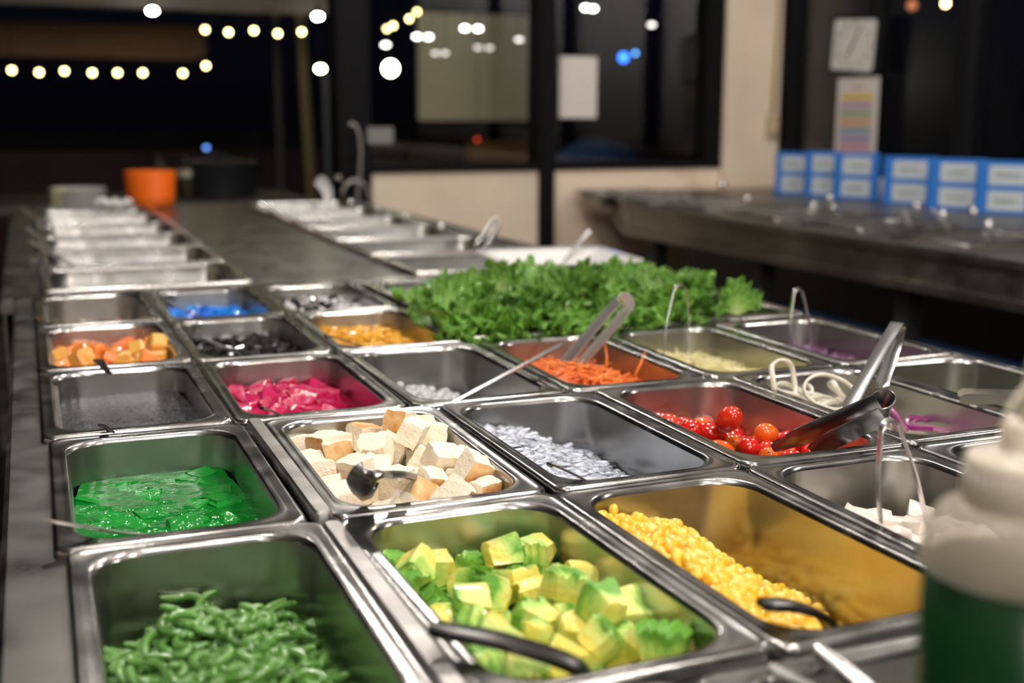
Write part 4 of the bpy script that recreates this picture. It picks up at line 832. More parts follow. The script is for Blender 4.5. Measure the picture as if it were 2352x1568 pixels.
# ------------------------------------------------------------------ far half of the counter
BX0, BX1, BY0, BY1 = -.055, 1.0, 1.436, 3.30
bk = empty('hot_counter', (.48, 2.4, -TOP), 'far half of the long steel counter with wide empty pans on both sides', 'counter')
bb = Vector((.48, 2.4, -TOP))
PB = .293
cbox('left_rail', [(BX0, .012, BY0, BY1, -.03, ZT)], steel_top, bk, bb, .004)
cbox('middle_plate', [(.322, .603, BY0, BY1, -.03, ZT)], steel_top, bk, bb, .003)
cbox('right_rail', [(.915, BX1, BY0, BY1, -.03, ZT)], steel_top, bk, bb, .004)
for k in range(7):
    y = BY0+.015+k*PB
    cbox('cross_bar', [(.012, .322, y-.014, y+.014, -.03, ZT)], steel_top, bk, bb); cbox('cross_bar', [(.603, .915, y-.014, y+.014, -.03, ZT)], steel_top, bk, bb)
cbox('end_plate', [(BX0, BX1, BY0+.02+6*PB, BY1+.002, -.031, ZT+.001)], steel_top, bk, bb)
cbox('side_panel', [(BX0+.004, BX0+.01, BY0, BY1, -.85, -.03)], steel_top, bk, bb); cbox('side_panel', [(BX1-.01, BX1-.004, BY0, BY1, -.85, -.03)], steel_top, bk, bb)
b = MB(); b.box(BX0+.012, BX1-.012, BY0, BY1-.02, -.14, -.13); b.build('well', dark_m, bk, False, loc=(-bb.x, -bb.y, TOP))
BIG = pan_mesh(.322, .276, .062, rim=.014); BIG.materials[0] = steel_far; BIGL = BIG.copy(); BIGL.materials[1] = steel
nm = ['nearest', 'second', 'third', 'fourth', 'fifth', 'farthest']
for k in range(6):
    y = BY0+.015+PB*(k+.5)
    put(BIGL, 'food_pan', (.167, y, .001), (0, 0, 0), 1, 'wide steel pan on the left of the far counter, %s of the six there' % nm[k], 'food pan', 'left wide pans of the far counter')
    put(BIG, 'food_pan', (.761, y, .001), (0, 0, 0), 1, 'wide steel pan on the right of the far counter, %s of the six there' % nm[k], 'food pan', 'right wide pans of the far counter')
# remains of food and ladles
random.seed(81)
cm2 = [cube_mb(.016, .014, .013, .2, .002).mesh('vegetable_piece', obj_random(mat('mixed_veg%d' % k, (.5, .5, .1), .4), cc), True, 40) for k, cc in enumerate(([(.35, .45, .10), (.20, .35, .06)], [(.80, .40, .12), (.75, .5, .2)]))]
for k in range(34):
    put(cm2[k % 2], 'vegetable_piece', (rnd(.63, .84), BY0+.015+PB*.5+rnd(-.08, .09), -.048+rnd(0, .02)), (rnd(0, 3), rnd(0, 3), 0), 1, ('green' if k % 2 == 0 else 'orange')+' vegetable piece in the wide pan behind the white dish', 'vegetable', ('green' if k % 2 == 0 else 'orange')+' pieces behind the dish')
for k in range(9):
    put(cm2[1], 'vegetable_piece', (rnd(.18, .28), BY0+.015+PB*.5+rnd(-.02, .09), -.052), (rnd(0, 3), 0, 0), .7, 'yellowish food scrap left in the nearest left wide pan', 'food', 'scraps in the left wide pan')
# ladle handles leaning out on the left
for k, (a, c) in enumerate((((158, 605), (68, 552)), ((122, 575), (60, 518)), ((128, 540), (78, 508)), ((100, 512), (48, 472)))):
    y = 1.78+.28*k; A = at(*a, z=-.004); B = at(*c, Y=A.y+.02)
    spoon([A+(A-B)*.35, A, (A+B)/2, B], [.012, .012, .013, .014], 'bright ladle handle leaning over the left rim, %s from the front' % nm[k], name='ladle', th=.003, bowl=.02, group='ladles on the left pans')
sp1 = at(1143, 508, Y=1.86); tongs(sp1, at(1090, 572, Y=1.80), at(1112, 580, Y=1.78), .014, 'steel tongs leaning in a wide pan right of centre, behind the dish', loop=.008)
# clusters of handles at the near left corner
tongs(at(78, 590, z=.03), at(96, 640, z=-.01), at(118, 632, z=-.01), .012, 'crumpled steel tongs at the near left corner of the far counter', loop=.010)
# white spoon rest handle standing up
b = MB(); A = at(745, 478, Y=3.02); base = A.copy(); T = at(738, 412, Y=3.02)
pts_ = [at(752, 480, Y=3.02), at(754, 460, Y=3.02), at(752, 440, Y=3.02), at(742, 422, Y=3.02), at(728, 412, Y=3.02)]
spoon(pts_, [.016, .024, .030, .036, .034], 'white plastic ladle standing up in a far right pan', name='ladle', th=.005, m=white_p, side=RT, crown=.004)
# chrome knobs added for the glints on the right pans' rim corners
kn = MB(); kn.lathe([(.012, 0), (.014, .004), (.013, .016), (.008, .022), (1e-4, .024)], 20); kme = kn.mesh('rim_knob', chrome)
for k, (px, py) in enumerate(((1115, 545), (1012, 524), (930, 500), (868, 480), (805, 465))):
    p = at(px, py+6, z=.001); put(kme, 'rim_glint_knob', p, (0, 0, 0), .8, 'small chrome knob added as glint at the right rim, %s from the lettuce' % nm[k], 'knob', 'glint knobs by the right pans')

# stacks of plates and bowls at the far end
random.seed(91)
pl = MB(); pl.lathe([(.045, 0), (.05, .001), (.078, .007), (.080, .0085), (.076, .008), (.05, .0035), (1e-4, .0025)], 40); plm = pl.mesh('plate', white_p)
for k in range(9):
    put(plm, 'plate', (.128+rnd(-.001, .001), 3.215, -.002+k*.0062), (0, 0, 0), 1, 'white plate in the low stack at the far left end' if k < 8 else 'white plate topmost of the low stack at the far left', 'plate', 'stacked white plates' if k < 8 else None)
org = mat('orange_plastic', (.88, .16, .005), .35)
bo = MB(); bo.lathe([(.069, 0), (.0705, .001), (.0720, .024), (.074, .026), (.074, .0295), (.068, .0285), (.060, .004), (1e-4, .003)], 44); bom = bo.mesh('bowl', org)
for k in range(14):
    put(bom, 'bowl', (.335, 3.235, -.002+k*.0056), (0, 0, 0), (.80+.015*k, .80+.015*k, 1) if False else .93+.006*k, 'orange plastic bowl in the tall stack at the far end' if k < 13 else 'orange plastic bowl topmost of the tall stack', 'bowl', 'stacked orange bowls' if k < 13 else None)
# crumpled napkin beside the plates
random.seed(92); b = MB(); nvv = 14
for j in range(nvv):
    for i in range(nvv):
        x, y = (i/(nvv-1)-.5)*.11, (j/(nvv-1)-.5)*.11; b.v.append((x, y, .012+.030*abs(noise.noise(Vector((x*28, y*28, 1.3))))+.012*noise.noise(Vector((x*70, y*70, 5)))))
for j in range(nvv-1):
    for i in range(nvv-1): a = j*nvv+i; b.f.append((a, a+1, a+nvv+1, a+nvv)); b.mi.append(0)
o = b.build('paper_napkin', mat('napkin', (.75, .74, .73), .8), smooth=False); o.location = (.222, 3.12, -.002); tag(o, 'crumpled white paper napkin between the plates and the orange bowls', 'napkin')

# gooseneck tap behind the far end
b = MB(); e = empty('tap', (.985, 3.34, -TOP), 'thin gooseneck steel tap with hose loop beyond the far right corner', 'tap'); o3 = Vector((.985, 3.34, -TOP))
tm = mat('tap_steel', (.30, .28, .26), .4, 1)
def px3(px, py, Y=3.34): return at(px, py, Y=Y)-o3
b.tube([Vector((0, 0, 0)), px3(818, 520), px3(822, 440), px3(826, 400), px3(829, 350), px3(826, 310), px3(817, 288), px3(808, 283), px3(800, 290)], .007, 10); b.build('neck', tm, e)
b = MB(); b.tube([px3(785, 462), px3(786, 440), px3(794, 424), px3(810, 414), px3(828, 416), px3(842, 430), px3(848, 455), px3(850, 480)], .007, 10); b.build('hose', tm, e)
b = MB(); b.tube([px3(768, 408), px3(786, 410)], .011, 10); b.build('valve', tm, e)

# ------------------------------------------------------------------ counter on the right
RX = 1.70
rc = empty('side_counter', (2.1, 1.2, -TOP), 'long dull steel counter along the right-hand windows', 'counter'); rb0 = Vector((2.1, 1.2, -TOP))
poly = [(RX, -1.2), (XR-.012, -1.2), (XR-.012, YW-.04), (1.96, YW-.04), (RX-.02, 2.76)]
def prism(poly, z0, z1, inset=0):
    b = MB(); cx = sum(p[0] for p in poly)/len(poly); cy = sum(p[1] for p in poly)/len(poly)
    b.loft([[(x-rb0.x, y-rb0.y, z-rb0.z) for x, y in poly] for z in (z0, z1)], True, True); return b
prism(poly, -.010, -.002).build('counter_top', steel_dull, rc, False)
b = MB()
pp = [(RX, -1.2), (RX-.02, 2.76), (1.96, YW-.04)]
for (x0, y0), (x1, y1) in zip(pp[:-1], pp[1:]):
    for z0, z1, off in ((-.072, -.010, .006), (-.012, .003, -.004), (-.090, -.072, -.006)):
        d = Vector((x1-x0, y1-y0, 0)).normalized(); nrm = Vector((d.y, -d.x, 0))
        nrm = nrm if nrm.x > 0 else -nrm
        a, c = Vector((x0, y0, 0))+nrm*off, Vector((x1, y1, 0))+nrm*off; th = nrm*.014
        b.add([p-Vector((rb0.x, rb0.y, 0))+Z*(z-rb0.z) for p in (a, a+th, c+th, c) for z in (z0, z1)], [(0, 1, 3, 2), (2, 3, 5, 4), (4, 5, 7, 6), (6, 7, 1, 0), (1, 7, 5, 3), (0, 2, 4, 6)])
b.build('apron', steel_dull, rc, False)
blue_pipe = mat('blue_pipe', (.02, .06, .16), .5)
for y in (2.66, 2.1, 1.55, 1.0, .4):
    b = MB(); b.box(RX+.02-rb0.x, RX+.06-rb0.x, y-.02-rb0.y, y+.02-rb0.y, 0, TOP-.09); b.build('leg', dark_m, rc, False)
b = MB(); b.tube([Vector((RX+.15, 3.0, -.24))-rb0, Vector((RX+.15, 2.4, -.24))-rb0, Vector((RX+.15, -1, -.24))-rb0], .012, 8); b.tube([Vector((RX+.15, 2.7, -.24))-rb0, Vector((RX+.15, 2.7, -.60))-rb0], .012, 8); b.build('water_pipe', blue_pipe, rc)
b = MB(); b.box(RX+.35-rb0.x, RX+.38-rb0.x, -1.2-rb0.y, 3.0-rb0.y, .02, TOP-.1); b.build('back_panel', dark_m, rc, False)
# pans on it
rp_me = pan_mesh(.30, .24, .05)
prp = [(2.07, .3+.34*k) for k in range(9)]
food_cols = [(.35, .16, .06), (.30, .22, .10), (.42, .20, .05), (.25, .12, .05), (.30, .25, .16)]
lid = MB(); lid.loft([rrect(.28, .22, .02, -.030), rrect(.27, .21, .02, -.026), rrect(.2, .15, .02, -.022)], True, True)
for k, (x, y) in enumerate(prp[3:]):
    put(rp_me, 'food_pan', (x-.13, y+.25, .006), (0, 0, 0), 1, 'steel pan on the window counter, in the row nearer the aisle, %s from the camera' % nm[k], 'food pan', 'pans of the side counter')
    o = MB(); random.seed(k); vv = []; 
    for j in range(9):
        for i in range(9): vv.append((x-.13+(i/8-.5)*.25, y+.25+(j/8-.5)*.19, -.018+rnd(-.006, .006)))
    o.add(vv, [(j*9+i, j*9+i+1, j*9+i+10, j*9+i+9) for j in range(8) for i in range(8)])
    tag(o.build('cooked_food', mat('cooked%d' % (k % 5), food_cols[k % 5], .3, coat=.5, var=.4, vscale=40)), 'brownish cooked food in the side counter pan, %s from the camera' % nm[k], 'food', None, 'stuff')
for k, (a, c) in enumerate((((2090, 520), (2075, 480)), ((2190, 540), (2140, 478)), ((1930, 495), (1900, 462)), ((1725, 470), (1712, 455)), ((2290, 560), (2265, 522)), ((2010, 500), (2005, 488)))):
    A = at(*a, z=-.005); B = at(*c, Y=A.y+.03)
    spoon([A, (A+B)/2, B], [.010, .012, .016], 'steel serving spoon standing in a side counter pan, %s from the right' % nm[(2, 1, 3, 5, 0, 4).index(k) if False else {4: 0, 1: 1, 0: 2, 5: 3, 2: 4, 3: 5}[k]], name='serving_spoon', bowl=.02, group='spoons on the side counter')
for k, (px, py) in enumerate(((1868, 478), (1912, 484), (1905, 462), (2270, 525), (2165, 500), (2105, 480), (1715, 462), (2235, 492))):
    p = at(px, py, z=.006); put(kme, 'shiny_lid_knob', p, (0, 0, 0), .9, 'small shiny chrome knob catching the light on the side counter', 'knob', 'chrome knobs on the side counter')
# small red-white knob
p = at(1658, 430, z=.02); put(kme, 'round_knob', p, (0, 0, 0), 1, 'round shiny knob at the far wall corner of the side counter', 'knob')

# blue label boards along the windows
blue_b = mat('blue_board', (.008, .14, .50), .6)
lab_p = mat('label_paper', (.42, .47, .50), .7); ink = mat('label_ink', (.10, .12, .13), .7)
wd = ['leftmost', 'second from the left', 'third from the left', 'fourth from the left', 'fifth from the left', 'rightmost']
for k, (x0, x1, yt, yb) in enumerate(((1785, 1856, 350, 446), (1856, 1921, 348, 452), (1922, 2008, 352, 458), (2037, 2136, 360, 470), (2145, 2246, 365, 482), (2256, 2362, 370, 492))):
    A = at(x0, yb, z=-.002); Bq = at(x1, yb+3, z=-.002)
    c = (A+Bq)/2; wdt = max(.10, min(.17, (A-Bq).length)); ang = math.atan2(Bq.y-A.y, Bq.x-A.x)
    # board width measured square to the sight line, standing nearly along the wall
    ang = R(-58); dirv = Vector((math.cos(ang), math.sin(ang), 0)); seen = RT.dot(dirv); wdt = (x1-x0)/FPX*(c-CAM).dot(FW)/abs(seen)*.98
    hgt = (yb-yt)/FPX*(c-CAM).dot(FW)*1.01
    e = empty('label_board', c, 'blue standing label board with two white cards, %s of six' % wd[k], 'label board', 'blue label boards', rz=ang)
    b = MB(); b.box(-wdt/2, wdt/2, -.004, .004, 0, hgt); b.box(-wdt/2, wdt/2, -.004, .035, 0, .004); b.build('board', blue_b, e, False)
    for q in (0, 1):
        z0 = hgt*(.08+.47*q); z1 = z0+hgt*.36; mgx = wdt*.18
        b = MB(); b.box(-wdt/2+mgx, wdt/2-mgx, -.0055, -.004, z0, z1); card = b.build('card', lab_p, e, False)
        b = MB(); random.seed(k*7+q); x = -wdt*.20; zc = (z0+z1)/2
        while x < wdt*.18:
            w_ = rnd(.004, .007); h_ = rnd(.004, .008); b.box(x, x+.0016, -.0062, -.0055, zc-h_, zc+h_*.7); b.box(x, x+w_, -.0062, -.0055, zc+h_*.4, zc+h_*.7)
            b.box(x+w_-.0016, x+w_, -.0062, -.0055, zc-h_, zc+h_*.6); x += w_+.003
        b.build('lettering', ink, card, False)

# clock hung on the right windows
def on_wall(px, py): return at(px, py, X=XR-.025)
c = on_wall(1967, 104); hh = (on_wall(1967, 37)-on_wall(1967, 172)).length; ww = (on_wall(1914, 104)-on_wall(2020, 104)).length
e = empty('wall_clock', c, 'square wall clock with black frame and white face, slightly tilted', 'clock'); e.rotation_euler = (R(4), 0, 0)
clk_f = mat('clock_face', (.62, .60, .57), .5); clk_k = mat('clock_print', (.02, .02, .02), .5)
b = MB(); b.loft([[(-x_, y_, z_) for y_, z_, _ in rrect(ww-q, hh-q, .02, 0, 5)] for x_, q in ((-.012, 0), (.012, 0), (.014, .006), (.014, .018), (.008, .022))], True, True); b.build('frame', black_m, e, auto=40)
b = MB(); b.loft([[(-.0095, y_, z_) for y_, z_, _ in rrect(ww-.026, hh-.026, .012, 0, 5)], [(-.0145, y_, z_) for y_, z_, _ in rrect(ww-.027, hh-.027, .012, 0, 5)]], True, True); b.build('face', clk_f, e, False)
def text_mesh(s, size, m, name, parent, M):
    cu = bpy.data.curves.new(name, 'FONT'); cu.body = s; cu.size = size; cu.align_x = 'CENTER'; cu.align_y = 'CENTER'; cu.extrude = .0003
    t = bpy.data.objects.new(name, cu); COL.objects.link(t); dg = bpy.context.evaluated_depsgraph_get(); me = bpy.data.meshes.new_from_object(t.evaluated_get(dg)); bpy.data.objects.remove(t)
    me.materials.clear(); me.materials.append(m); o = bpy.data.objects.new(name, me); COL.objects.link(o); o.parent = parent; o.matrix_local = M; return o
# text facing -x: local X -> -y, local Y -> z
FACE = Matrix(((0, 0, -1, 0), (-1, 0, 0, 0), (0, 1, 0, 0), (0, 0, 0, 1)))
for k in range(1, 13):
    a = 2*PI*k/12; yy = -math.sin(a)*ww*.36; zz = math.cos(a)*hh*.36
    text_mesh(str(k), .028, clk_k, 'numeral', e, Matrix.Translation((-.0152, yy, zz)) @ FACE)
b = MB()
for a, L, w_ in ((R(28), .070, .006), (R(212), .045, .007)):
    d = Vector((0, -math.sin(a), math.cos(a))); s = Vector((0, math.cos(a), math.sin(a)))
    b.add([Vector((-.0165, 0, 0))+d*L*q+s*w_*r_/2 for q in (-.15, 1) for r_ in (-1, 1)], [(0, 1, 3, 2)])
    b.add([Vector((-.0172, 0, 0))+d*L*q+s*w_*r_/2 for q in (-.15, 1) for r_ in (-1, 1)], [(0, 1, 3, 2)])
b.build('hands', clk_k, e, False)
# striped schedule sheet under it
p0, p1 = on_wall(1924, 180), on_wall(2018, 180); q0, q1 = on_wall(1921, 354), on_wall(2010, 354)
c = (p0+p1+q0+q1)/4; sw = (p0-p1).length; sh = (p0.z-q0.z)
e = empty('schedule_sheet', c, 'tall white paper sheet with coloured rows hanging under the clock', 'paper')
b = MB(); b.box(-.001, .001, -sw/2, sw/2, -sh/2-.02, sh/2); b.build('sheet', paper, e, False)
cols = [(.55, .50, .48), (.70, .52, .12), (.50, .33, .45), (.33, .42, .26), (.65, .36, .20), (.28, .36, .42), (.38, .32, .48), (.60, .30, .36)]
for k, cc in enumerate(cols[1:]):
    z = sh/2-.065-k*.0285; b = MB(); b.box(-.0016, -.001, -sw*.38, sw*.40, z-.012, z+.012); b.build('coloured_row', mat('row%d' % k, tuple(v*.9 for v in cc), .8), e, False)
b = MB()
for k in range(5): b.box(-.0016, -.001, .03-k*.016, .04-k*.016, sh/2-.038, sh/2-.030)
b.build('heading', mat('red_print', (.5, .15, .12), .8), e, False)

# conduit and switch box on the pillar
ycol = mat('yellow_conduit', (.35, .25, .06), .5)
e = empty('electric_switch', at(1775, 290, Y=YW-.045), 'cream switch box at the end of a yellow cable on the pillar', 'switch'); eo = at(1775, 290, Y=YW-.045)
b = MB(); b.loft([[(x, y_, z) for x, z, _ in rrect(.045-q, .085-q, .006, 0, 3)] for y_, q in ((.014, 0), (-.010, 0), (-.013, .006))], True, True); b.build('box', mat('switch_plastic', (.45, .36, .22), .5), e, auto=40)
b = MB(); b.loft([[(x, y_, z-.0) for x, z, _ in rrect(.018-q, .030-q, .002, 0, 2)] for y_, q in ((-.012, 0), (-.017, .001))], True, True); b.build('rocker', mat('rocker', (.6, .5, .35), .4), e, auto=40)
b = MB(); b.tube([Vector((0, .006, .04)), Vector((.004, .006, .2)), Vector((.010, .006, .5)), Vector((.012, .006, CEIL-eo.z-.01))], .006, 8); b.build('cable', ycol, e)

# sheets on the back windows
def sheet(name, x0, y0, x1, y1, Y, m, label, cat, th=.002):
    a, c = at(x0, y1, Y=Y), at(x1, y0, Y=Y); b = MB(); b.box(a.x, c.x, 0, th, a.z, c.z); o = b.build(name, m, smooth=False, loc=(0, Y, 0)); return tag(o, label, cat)
o = sheet('projection_screen', 962, 38, 1238, 276, 6.6, mat('screen_cloth', (.85, .78, .52), .8), 'large pale olive screen standing outside the left window pane', 'screen', .02)
a_ = at(1100, 276, Y=6.62); b = MB(); b.box(a_.x-.5, a_.x-.46, 0, .03, -TOP, a_.z+.02); b.box(a_.x+.46, a_.x+.5, 0, .03, -TOP, a_.z+.02); o2 = b.build('stand', black_m, smooth=False, loc=(-o.location.x, .03, 0)); o2.parent = o; o2.matrix_parent_inverse = Matrix(); o2.location = (0, .03, 0)
sheet('notice_sheet', 1284, 131, 1372, 271, YW+.024, paper, 'small white notice sheet on the right-hand back window pane', 'paper')
sheet('small_sign', 845, 292, 903, 330, YW-.024, mat('sign_grey', (.17, .17, .16), .6), 'small grey blank sign at the left edge of the back window', 'sign')

# ------------------------------------------------------------------ outside, at night
TC = 1.62
b = MB(); b.box(-3, 7, YW+.3, 9.6, TC, TC+.04); struct('ceiling_terrace', b, mat('terrace_ceiling', (.02, .02, .02), .9))
string_m = emis('string_bulb', (1, .86, .33), 16)
gb = sphere_mb(.0115, 12, 8).mesh('bulb', string_m)
def string(pts, Y, lb):
    ps = [at(x, y, Y=Y) for x, y in pts]; e = empty('string_lights', ps[0]+Z*.1, lb, 'string lights'); o0 = ps[0]+Z*.1
    b = MB(); b.tube([p+Z*.045-o0 for p in ps], .004, 5)
    for p in (ps[0], ps[-1]): b.tube([p+Z*.045-o0, Vector((p.x-o0.x, p.y-o0.y, TC-o0.z))], .002, 5)
    b.build('cable', black_m, e)
    for p in ps:
        put(gb, 'bulb', p-o0, (0, 0, 0), 1, parent=e); s_ = MB(); s_.lathe([(.006, .008), (.008, .045), (1e-4, .05)], 10); q = s_.build('socket', black_m, e); q.location = p-o0
string([(27, 161), (90, 166), (148, 163), (212, 167), (270, 167), (328, 167), (420, 168), (473, 151)], 5.6, 'lower string of eight round lit bulbs against the night')
string([(471, 68), (525, 74), (583, 70), (638, 77), (693, 73)], 5.3, 'upper string of five round lit bulbs against the night')
string([(888, 66), (903, 59), (940, 43), (958, 27)], 5.6, 'short string of four yellow bulbs seen through the window')
def glow(px, py, Y, r, col, s, lb, cat='lamp', flat=1, name='outdoor_lamp'):
    p = at(px, py, Y=Y); e = empty(name, p, lb, cat); m = emis('glow_%d_%d' % (px, py), col, s)
    q = sphere_mb(r, 14, 8, sz=flat).build('bulb', m, e); h = MB(); h.tube([(0, 0, r*.8*flat), (0, 0, r*flat+.03)], .008, 8); h.tube([(0, 0, r*flat), (0, 0, TC-p.z)], .002, 5); h.build('holder', black_m, e)
glow(350, 25, 5.0, .020, (1, .97, .92), 60, 'oval white lamp under the dark canopy at top left', flat=.6)
glow(730, 38, 5.0, .020, (1, .95, .85), 50, 'oval white lamp under the canopy near the dark post', flat=.6)
glow(736, 158, 4.6, .019, (1, .93, .55), 40, 'bright yellowish lamp beside the dark post', flat=.7)
glow(784, 158, 4.6, .008, (1, .9, .8), 22, 'small pale lamp right of the yellowish one')
glow(897, 157, 4.4, .030, (1, .98, .7), 30, 'largest round lamp, seen through the left window pane')
glow(1432, 132, 7.0, .030, (.03, .17, 1), 7, 'blurred blue light outside the right-hand pane')
glow(1459, 122, 6.5, .012, (.1, .4, 1), 7, 'small pale blue light touching the big blue one')
glow(1228, 314, 6.0, .010, (1, .3, .08), 10, 'round orange light beside the black mullion')
glow(1096, 320, 6.0, .010, (.5, .03, .01), 4, 'dim red light low in the left pane')
glow(474, 339, 6.5, .012, (.08, .2, .6), 6, 'small blue light in the dark left background')
glow(2172, 8, 2.9, .018, (1, .7, .3), 20, 'warm lamp at the top of the right-hand windows') if False else None
p = at(2172, 8, X=3.6); e = empty('outdoor_lamp', p, 'warm lamp shining at the top of the right-hand windows', 'lamp'); sphere_mb(.014, 14, 8).build('bulb', emis('warm_glow', (1, .65, .3), 18), e)
h = MB(); h.tube([(0, 0, .01), (0, 0, TC-p.z)], .003, 6); h.build('holder', black_m, e)
p = at(2095, 12, X=3.7); e = empty('outdoor_lamp', p, 'faint orange lamp left of the warm lamp outside the right windows', 'lamp'); sphere_mb(.022, 14, 8).build('bulb', emis('faint_glow', (1, .35, .15), .8), e)
h = MB(); h.tube([(0, 0, .01), (0, 0, TC-p.z)], .003, 6); h.build('holder', black_m, e)
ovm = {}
def pair(px, py, s_, rx=15):  # bulbs added outside to stand in for hall lamps mirrored in the glass
    st = round(s_, 1); m = ovm.setdefault(st, emis('reflected_bulb_%d' % (st*10), (1, .93, .85), 11*s_)); Y = 5.4
    p = at(px, py, Y=Y); e = empty('reflected_hall_lamp', p, 'oval bulb added as window reflection of a hall lamp, at %s' % ('the screen' if 960 < px < 1240 else 'the left pane edge' if px < 960 else 'the right pane'), 'lamp', 'reflected hall lamps %s' % ('by the screen' if 960 < px < 1240 else 'at left' if px < 960 else 'at right'))
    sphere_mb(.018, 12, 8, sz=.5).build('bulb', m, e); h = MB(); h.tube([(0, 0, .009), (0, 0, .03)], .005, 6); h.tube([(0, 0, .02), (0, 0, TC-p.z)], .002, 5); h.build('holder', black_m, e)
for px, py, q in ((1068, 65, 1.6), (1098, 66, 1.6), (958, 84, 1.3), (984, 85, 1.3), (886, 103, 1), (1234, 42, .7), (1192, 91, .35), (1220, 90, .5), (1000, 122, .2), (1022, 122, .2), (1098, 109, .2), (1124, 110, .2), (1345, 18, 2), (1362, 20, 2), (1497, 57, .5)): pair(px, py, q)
# canopy, posts and low street walls
brown = mat('brown_fascia', (.10, .042, .006), .7, var=.3, vscale=3); grey_b = mat('grey_beam', (.10, .085, .07), .7)
def obox(name, x0, x1, y0, y1, z0, z1, m, label, cat):
    b = MB(); b.box(x0, x1, y0, y1, z0, z1); o = b.build(name, m, smooth=False); return tag(o, label, cat)
a = at(0, 135, Y=5.9); c = at(472, 50, Y=5.9)
b = MB(); nb = 6
e = empty('fascia_board', (0, 5.9, a.z), 'dim brown boarded fascia under the canopy at top left', 'fascia')
zz0, zz1 = at(200, 132, Y=5.9).z, at(200, 52, Y=5.9).z; hh_ = (zz1-zz0)/nb
for k in range(nb):
    b = MB(); b.box(-1.6, c.x, 0, .03+.004*(k % 2), zz0-a.z+k*hh_, zz0-a.z+(k+1)*hh_-.004); b.build('board', brown, e, False)
zt = at(400, 22, Y=5.2).z
obox('canopy_beam', -1.5, at(790, 0, Y=5.2).x, 5.15, 5.25, zt, zt+.14, grey_b, 'pale grey canopy beam along the top left edge', 'beam')
def post(px, Y, w_, m, lb, lean=0, top=1.4, name='post', depth=None):
    a = at(px, 400, Y=Y); b = MB(); zb = -TOP; b.loft([[(x+lean*(z+TOP), y, z+TOP) for x, y, _ in rrect(w_, w_, w_*.2, 0, 2)] for z in (zb, top)], True, True)
    o = b.build(name, m, smooth=True, auto=40); o.location = (a.x, Y, -TOP); tag(o, lb, 'post')
post(644, 6.6, .042, mat('post_grey', (.03, .03, .035), .6), 'thin dark grey post left of the golden pole')
post(722, 6.5, .060, mat('golden_pole', (.16, .12, .03), .5), 'golden brown pole leaning slightly left of the lamp', lean=-.035)
post(752, 4.4, .025, mat('blue_pole', (.035, .04, .05), .5), 'thin bluish pole under the yellowish lamp', top=at(752, 165, Y=4.4).z)
pinkd = mat('street_wall', (.045, .022, .022), .8, var=.4, vscale=2)
obox('street_wall', -2.5, 6.5, 8.0, 8.1, -TOP, at(300, 345, Y=8).z, pinkd, 'low dark reddish street wall beyond the terrace', 'wall')
obox('dark_hedge_wall', -2.5, 7, 9.5, 9.6, -TOP, at(300, 300, Y=9.5).z, mat('far_building', (.012, .012, .016), .9), 'dark building front far behind the street wall', 'building')
# umbrella seen through the pane
um = mat('blue_canvas', (.02, .07, .22), .7)
p = at(1368, 375, Y=5.2); e = empty('patio_umbrella', (p.x, 5.2, -TOP), 'dark blue patio umbrella outside the right-hand pane', 'umbrella')
zt = at(1368, 318, Y=5.2).z+TOP; zb = at(1368, 378, Y=5.2).z+TOP; rr = (at(1455, 375, Y=5.2).x-at(1285, 375, Y=5.2).x)/2*1.15
b = MB(); b.lathe([(rr, zb), (rr*.86, zb+(zt-zb)*.45), (rr*.55, zb+(zt-zb)*.8), (rr*.25, zt-.01), (1e-4, zt)], 8); b.build('canopy', um, e, False)
b = MB(); b.tube([(0, 0, 0), (0, 0, zt+.02)], .015, 8); b.build('pole', dark_m, e)
# orange shop front glow-less board seen low in the left pane
obox('orange_awning', at(1080, 350, Y=6.5).x, at(1235, 350, Y=6.5).x, 6.5, 6.6, at(1100, 372, Y=6.5).z, at(1100, 325, Y=6.5).z, mat('awning_orange', (.20, .09, .02), .8), 'dim orange awning outside, low in the left pane', 'awning'); aw = bpy.data.objects['orange_awning']; b = MB(); x0_, x1_ = at(1080, 350, Y=6.5).x, at(1235, 350, Y=6.5).x; [b.box(x_, x_+.04, 6.53, 6.57, -TOP, at(1100, 372, Y=6.5).z) for x_ in (x0_+.02, x1_-.06)]; b.build('legs', dark_m, aw, False)
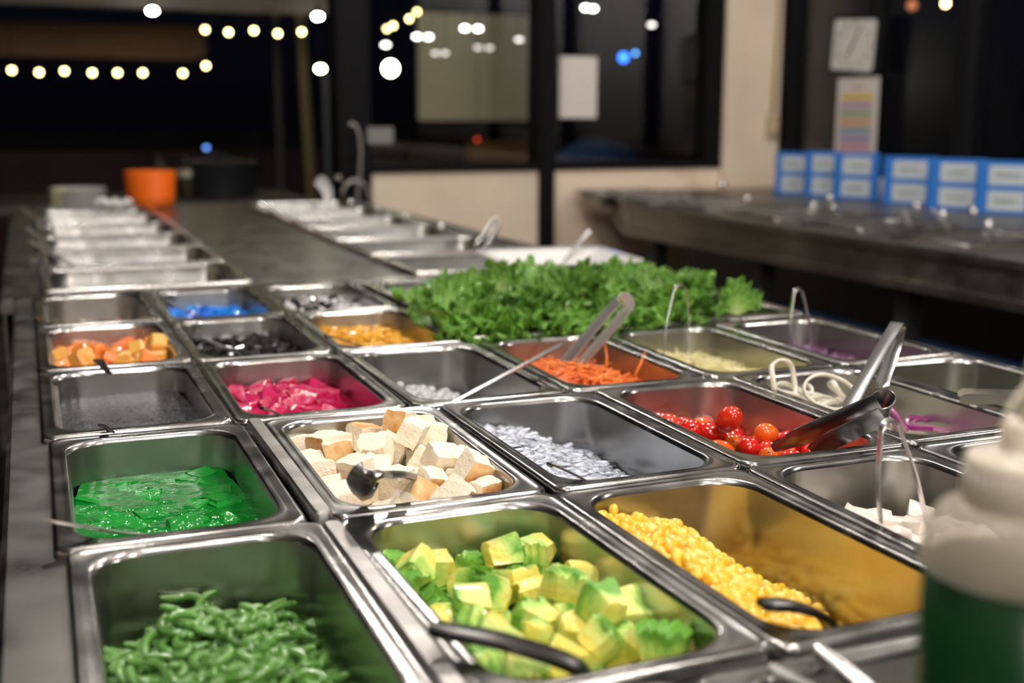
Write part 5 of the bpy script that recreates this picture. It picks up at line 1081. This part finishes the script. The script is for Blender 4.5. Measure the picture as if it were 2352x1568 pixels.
# things on a table behind the far end: dark pot and two bottles
tb_ = MB(); tb_.box(-1.2, .9, 3.75, 4.4, -.05, -.01); e = empty('back_table', (0, 4.0, -TOP), 'dark table behind the far end of the counter', 'table')
b = MB(); b.box(-1.2, .93, -.25, .35, TOP-.06, TOP-.03); b.build('tabletop', mat('dark_wood', (.03, .022, .018), .5), e, False)
for x, y in ((-1.1, -.2), (.85, -.2), (-1.1, .3), (.85, .3)):
    b = MB(); b.box(x-.02, x+.02, y-.02, y+.02, 0, TOP-.06); b.build('leg', dark_m, e, False)
pot = MB(); pot.lathe([(.13, 0), (.135, .01), (.135, .14), (.14, .145), (.14, .15), (.10, .155), (.03, .165), (.02, .185), (1e-4, .187)], 36)
p = at(505, 440, Y=4.0); o = pot.build('stock_pot', mat('dark_pot', (.018, .019, .022), .5, .3)); o.location = (p.x, 4.0, -.03); o.scale = (1, 1, .85); tag(o, 'large dark lidded stock pot behind the counter end', 'pot')
for k, (px, lb) in enumerate(((368, 'dark glass bottle with pale label, left of the pair'), (430, 'dark glass bottle with pale label, right of the pair'))):
    p = at(px, 440, Y=3.95); e = empty('bottle', (p.x, 3.95, -.03), lb+' behind the orange bowls', 'bottle')
    b = MB(); b.lathe([(.028, 0), (.032, .004), (.032, .09), (.024, .11), (.011, .125), (.011, .15), (1e-4, .152)], 24); b.build('glass', mat('dark_glass', (.03, .025, .015), .1), e)
    b = MB(); b.lathe([(.0325, .075), (.0328, .076), (.0328, .10), (.0300, .1010)], 24); b.build('label_band', mat('pale_band', (.30, .28, .22), .6), e)
# wooden shelf by the left edge
e = empty('wooden_shelf', (-.42, 3.1, -TOP), 'orange-brown wooden shelf with two boards at the left edge', 'shelf')
wdm = mat('orange_wood', (.30, .13, .03), .6, var=.3, vscale=6)
for z in (.62, .74): b = MB(); b.box(-.3, .3, -.15, .15, z, z+.03); b.build('board', wdm, e, False)
for x in (-.29, .27):
    for y in (-.14, .12): b = MB(); b.box(x, x+.02, y, y+.02, 0, .77); b.build('leg', dark_m, e, False)
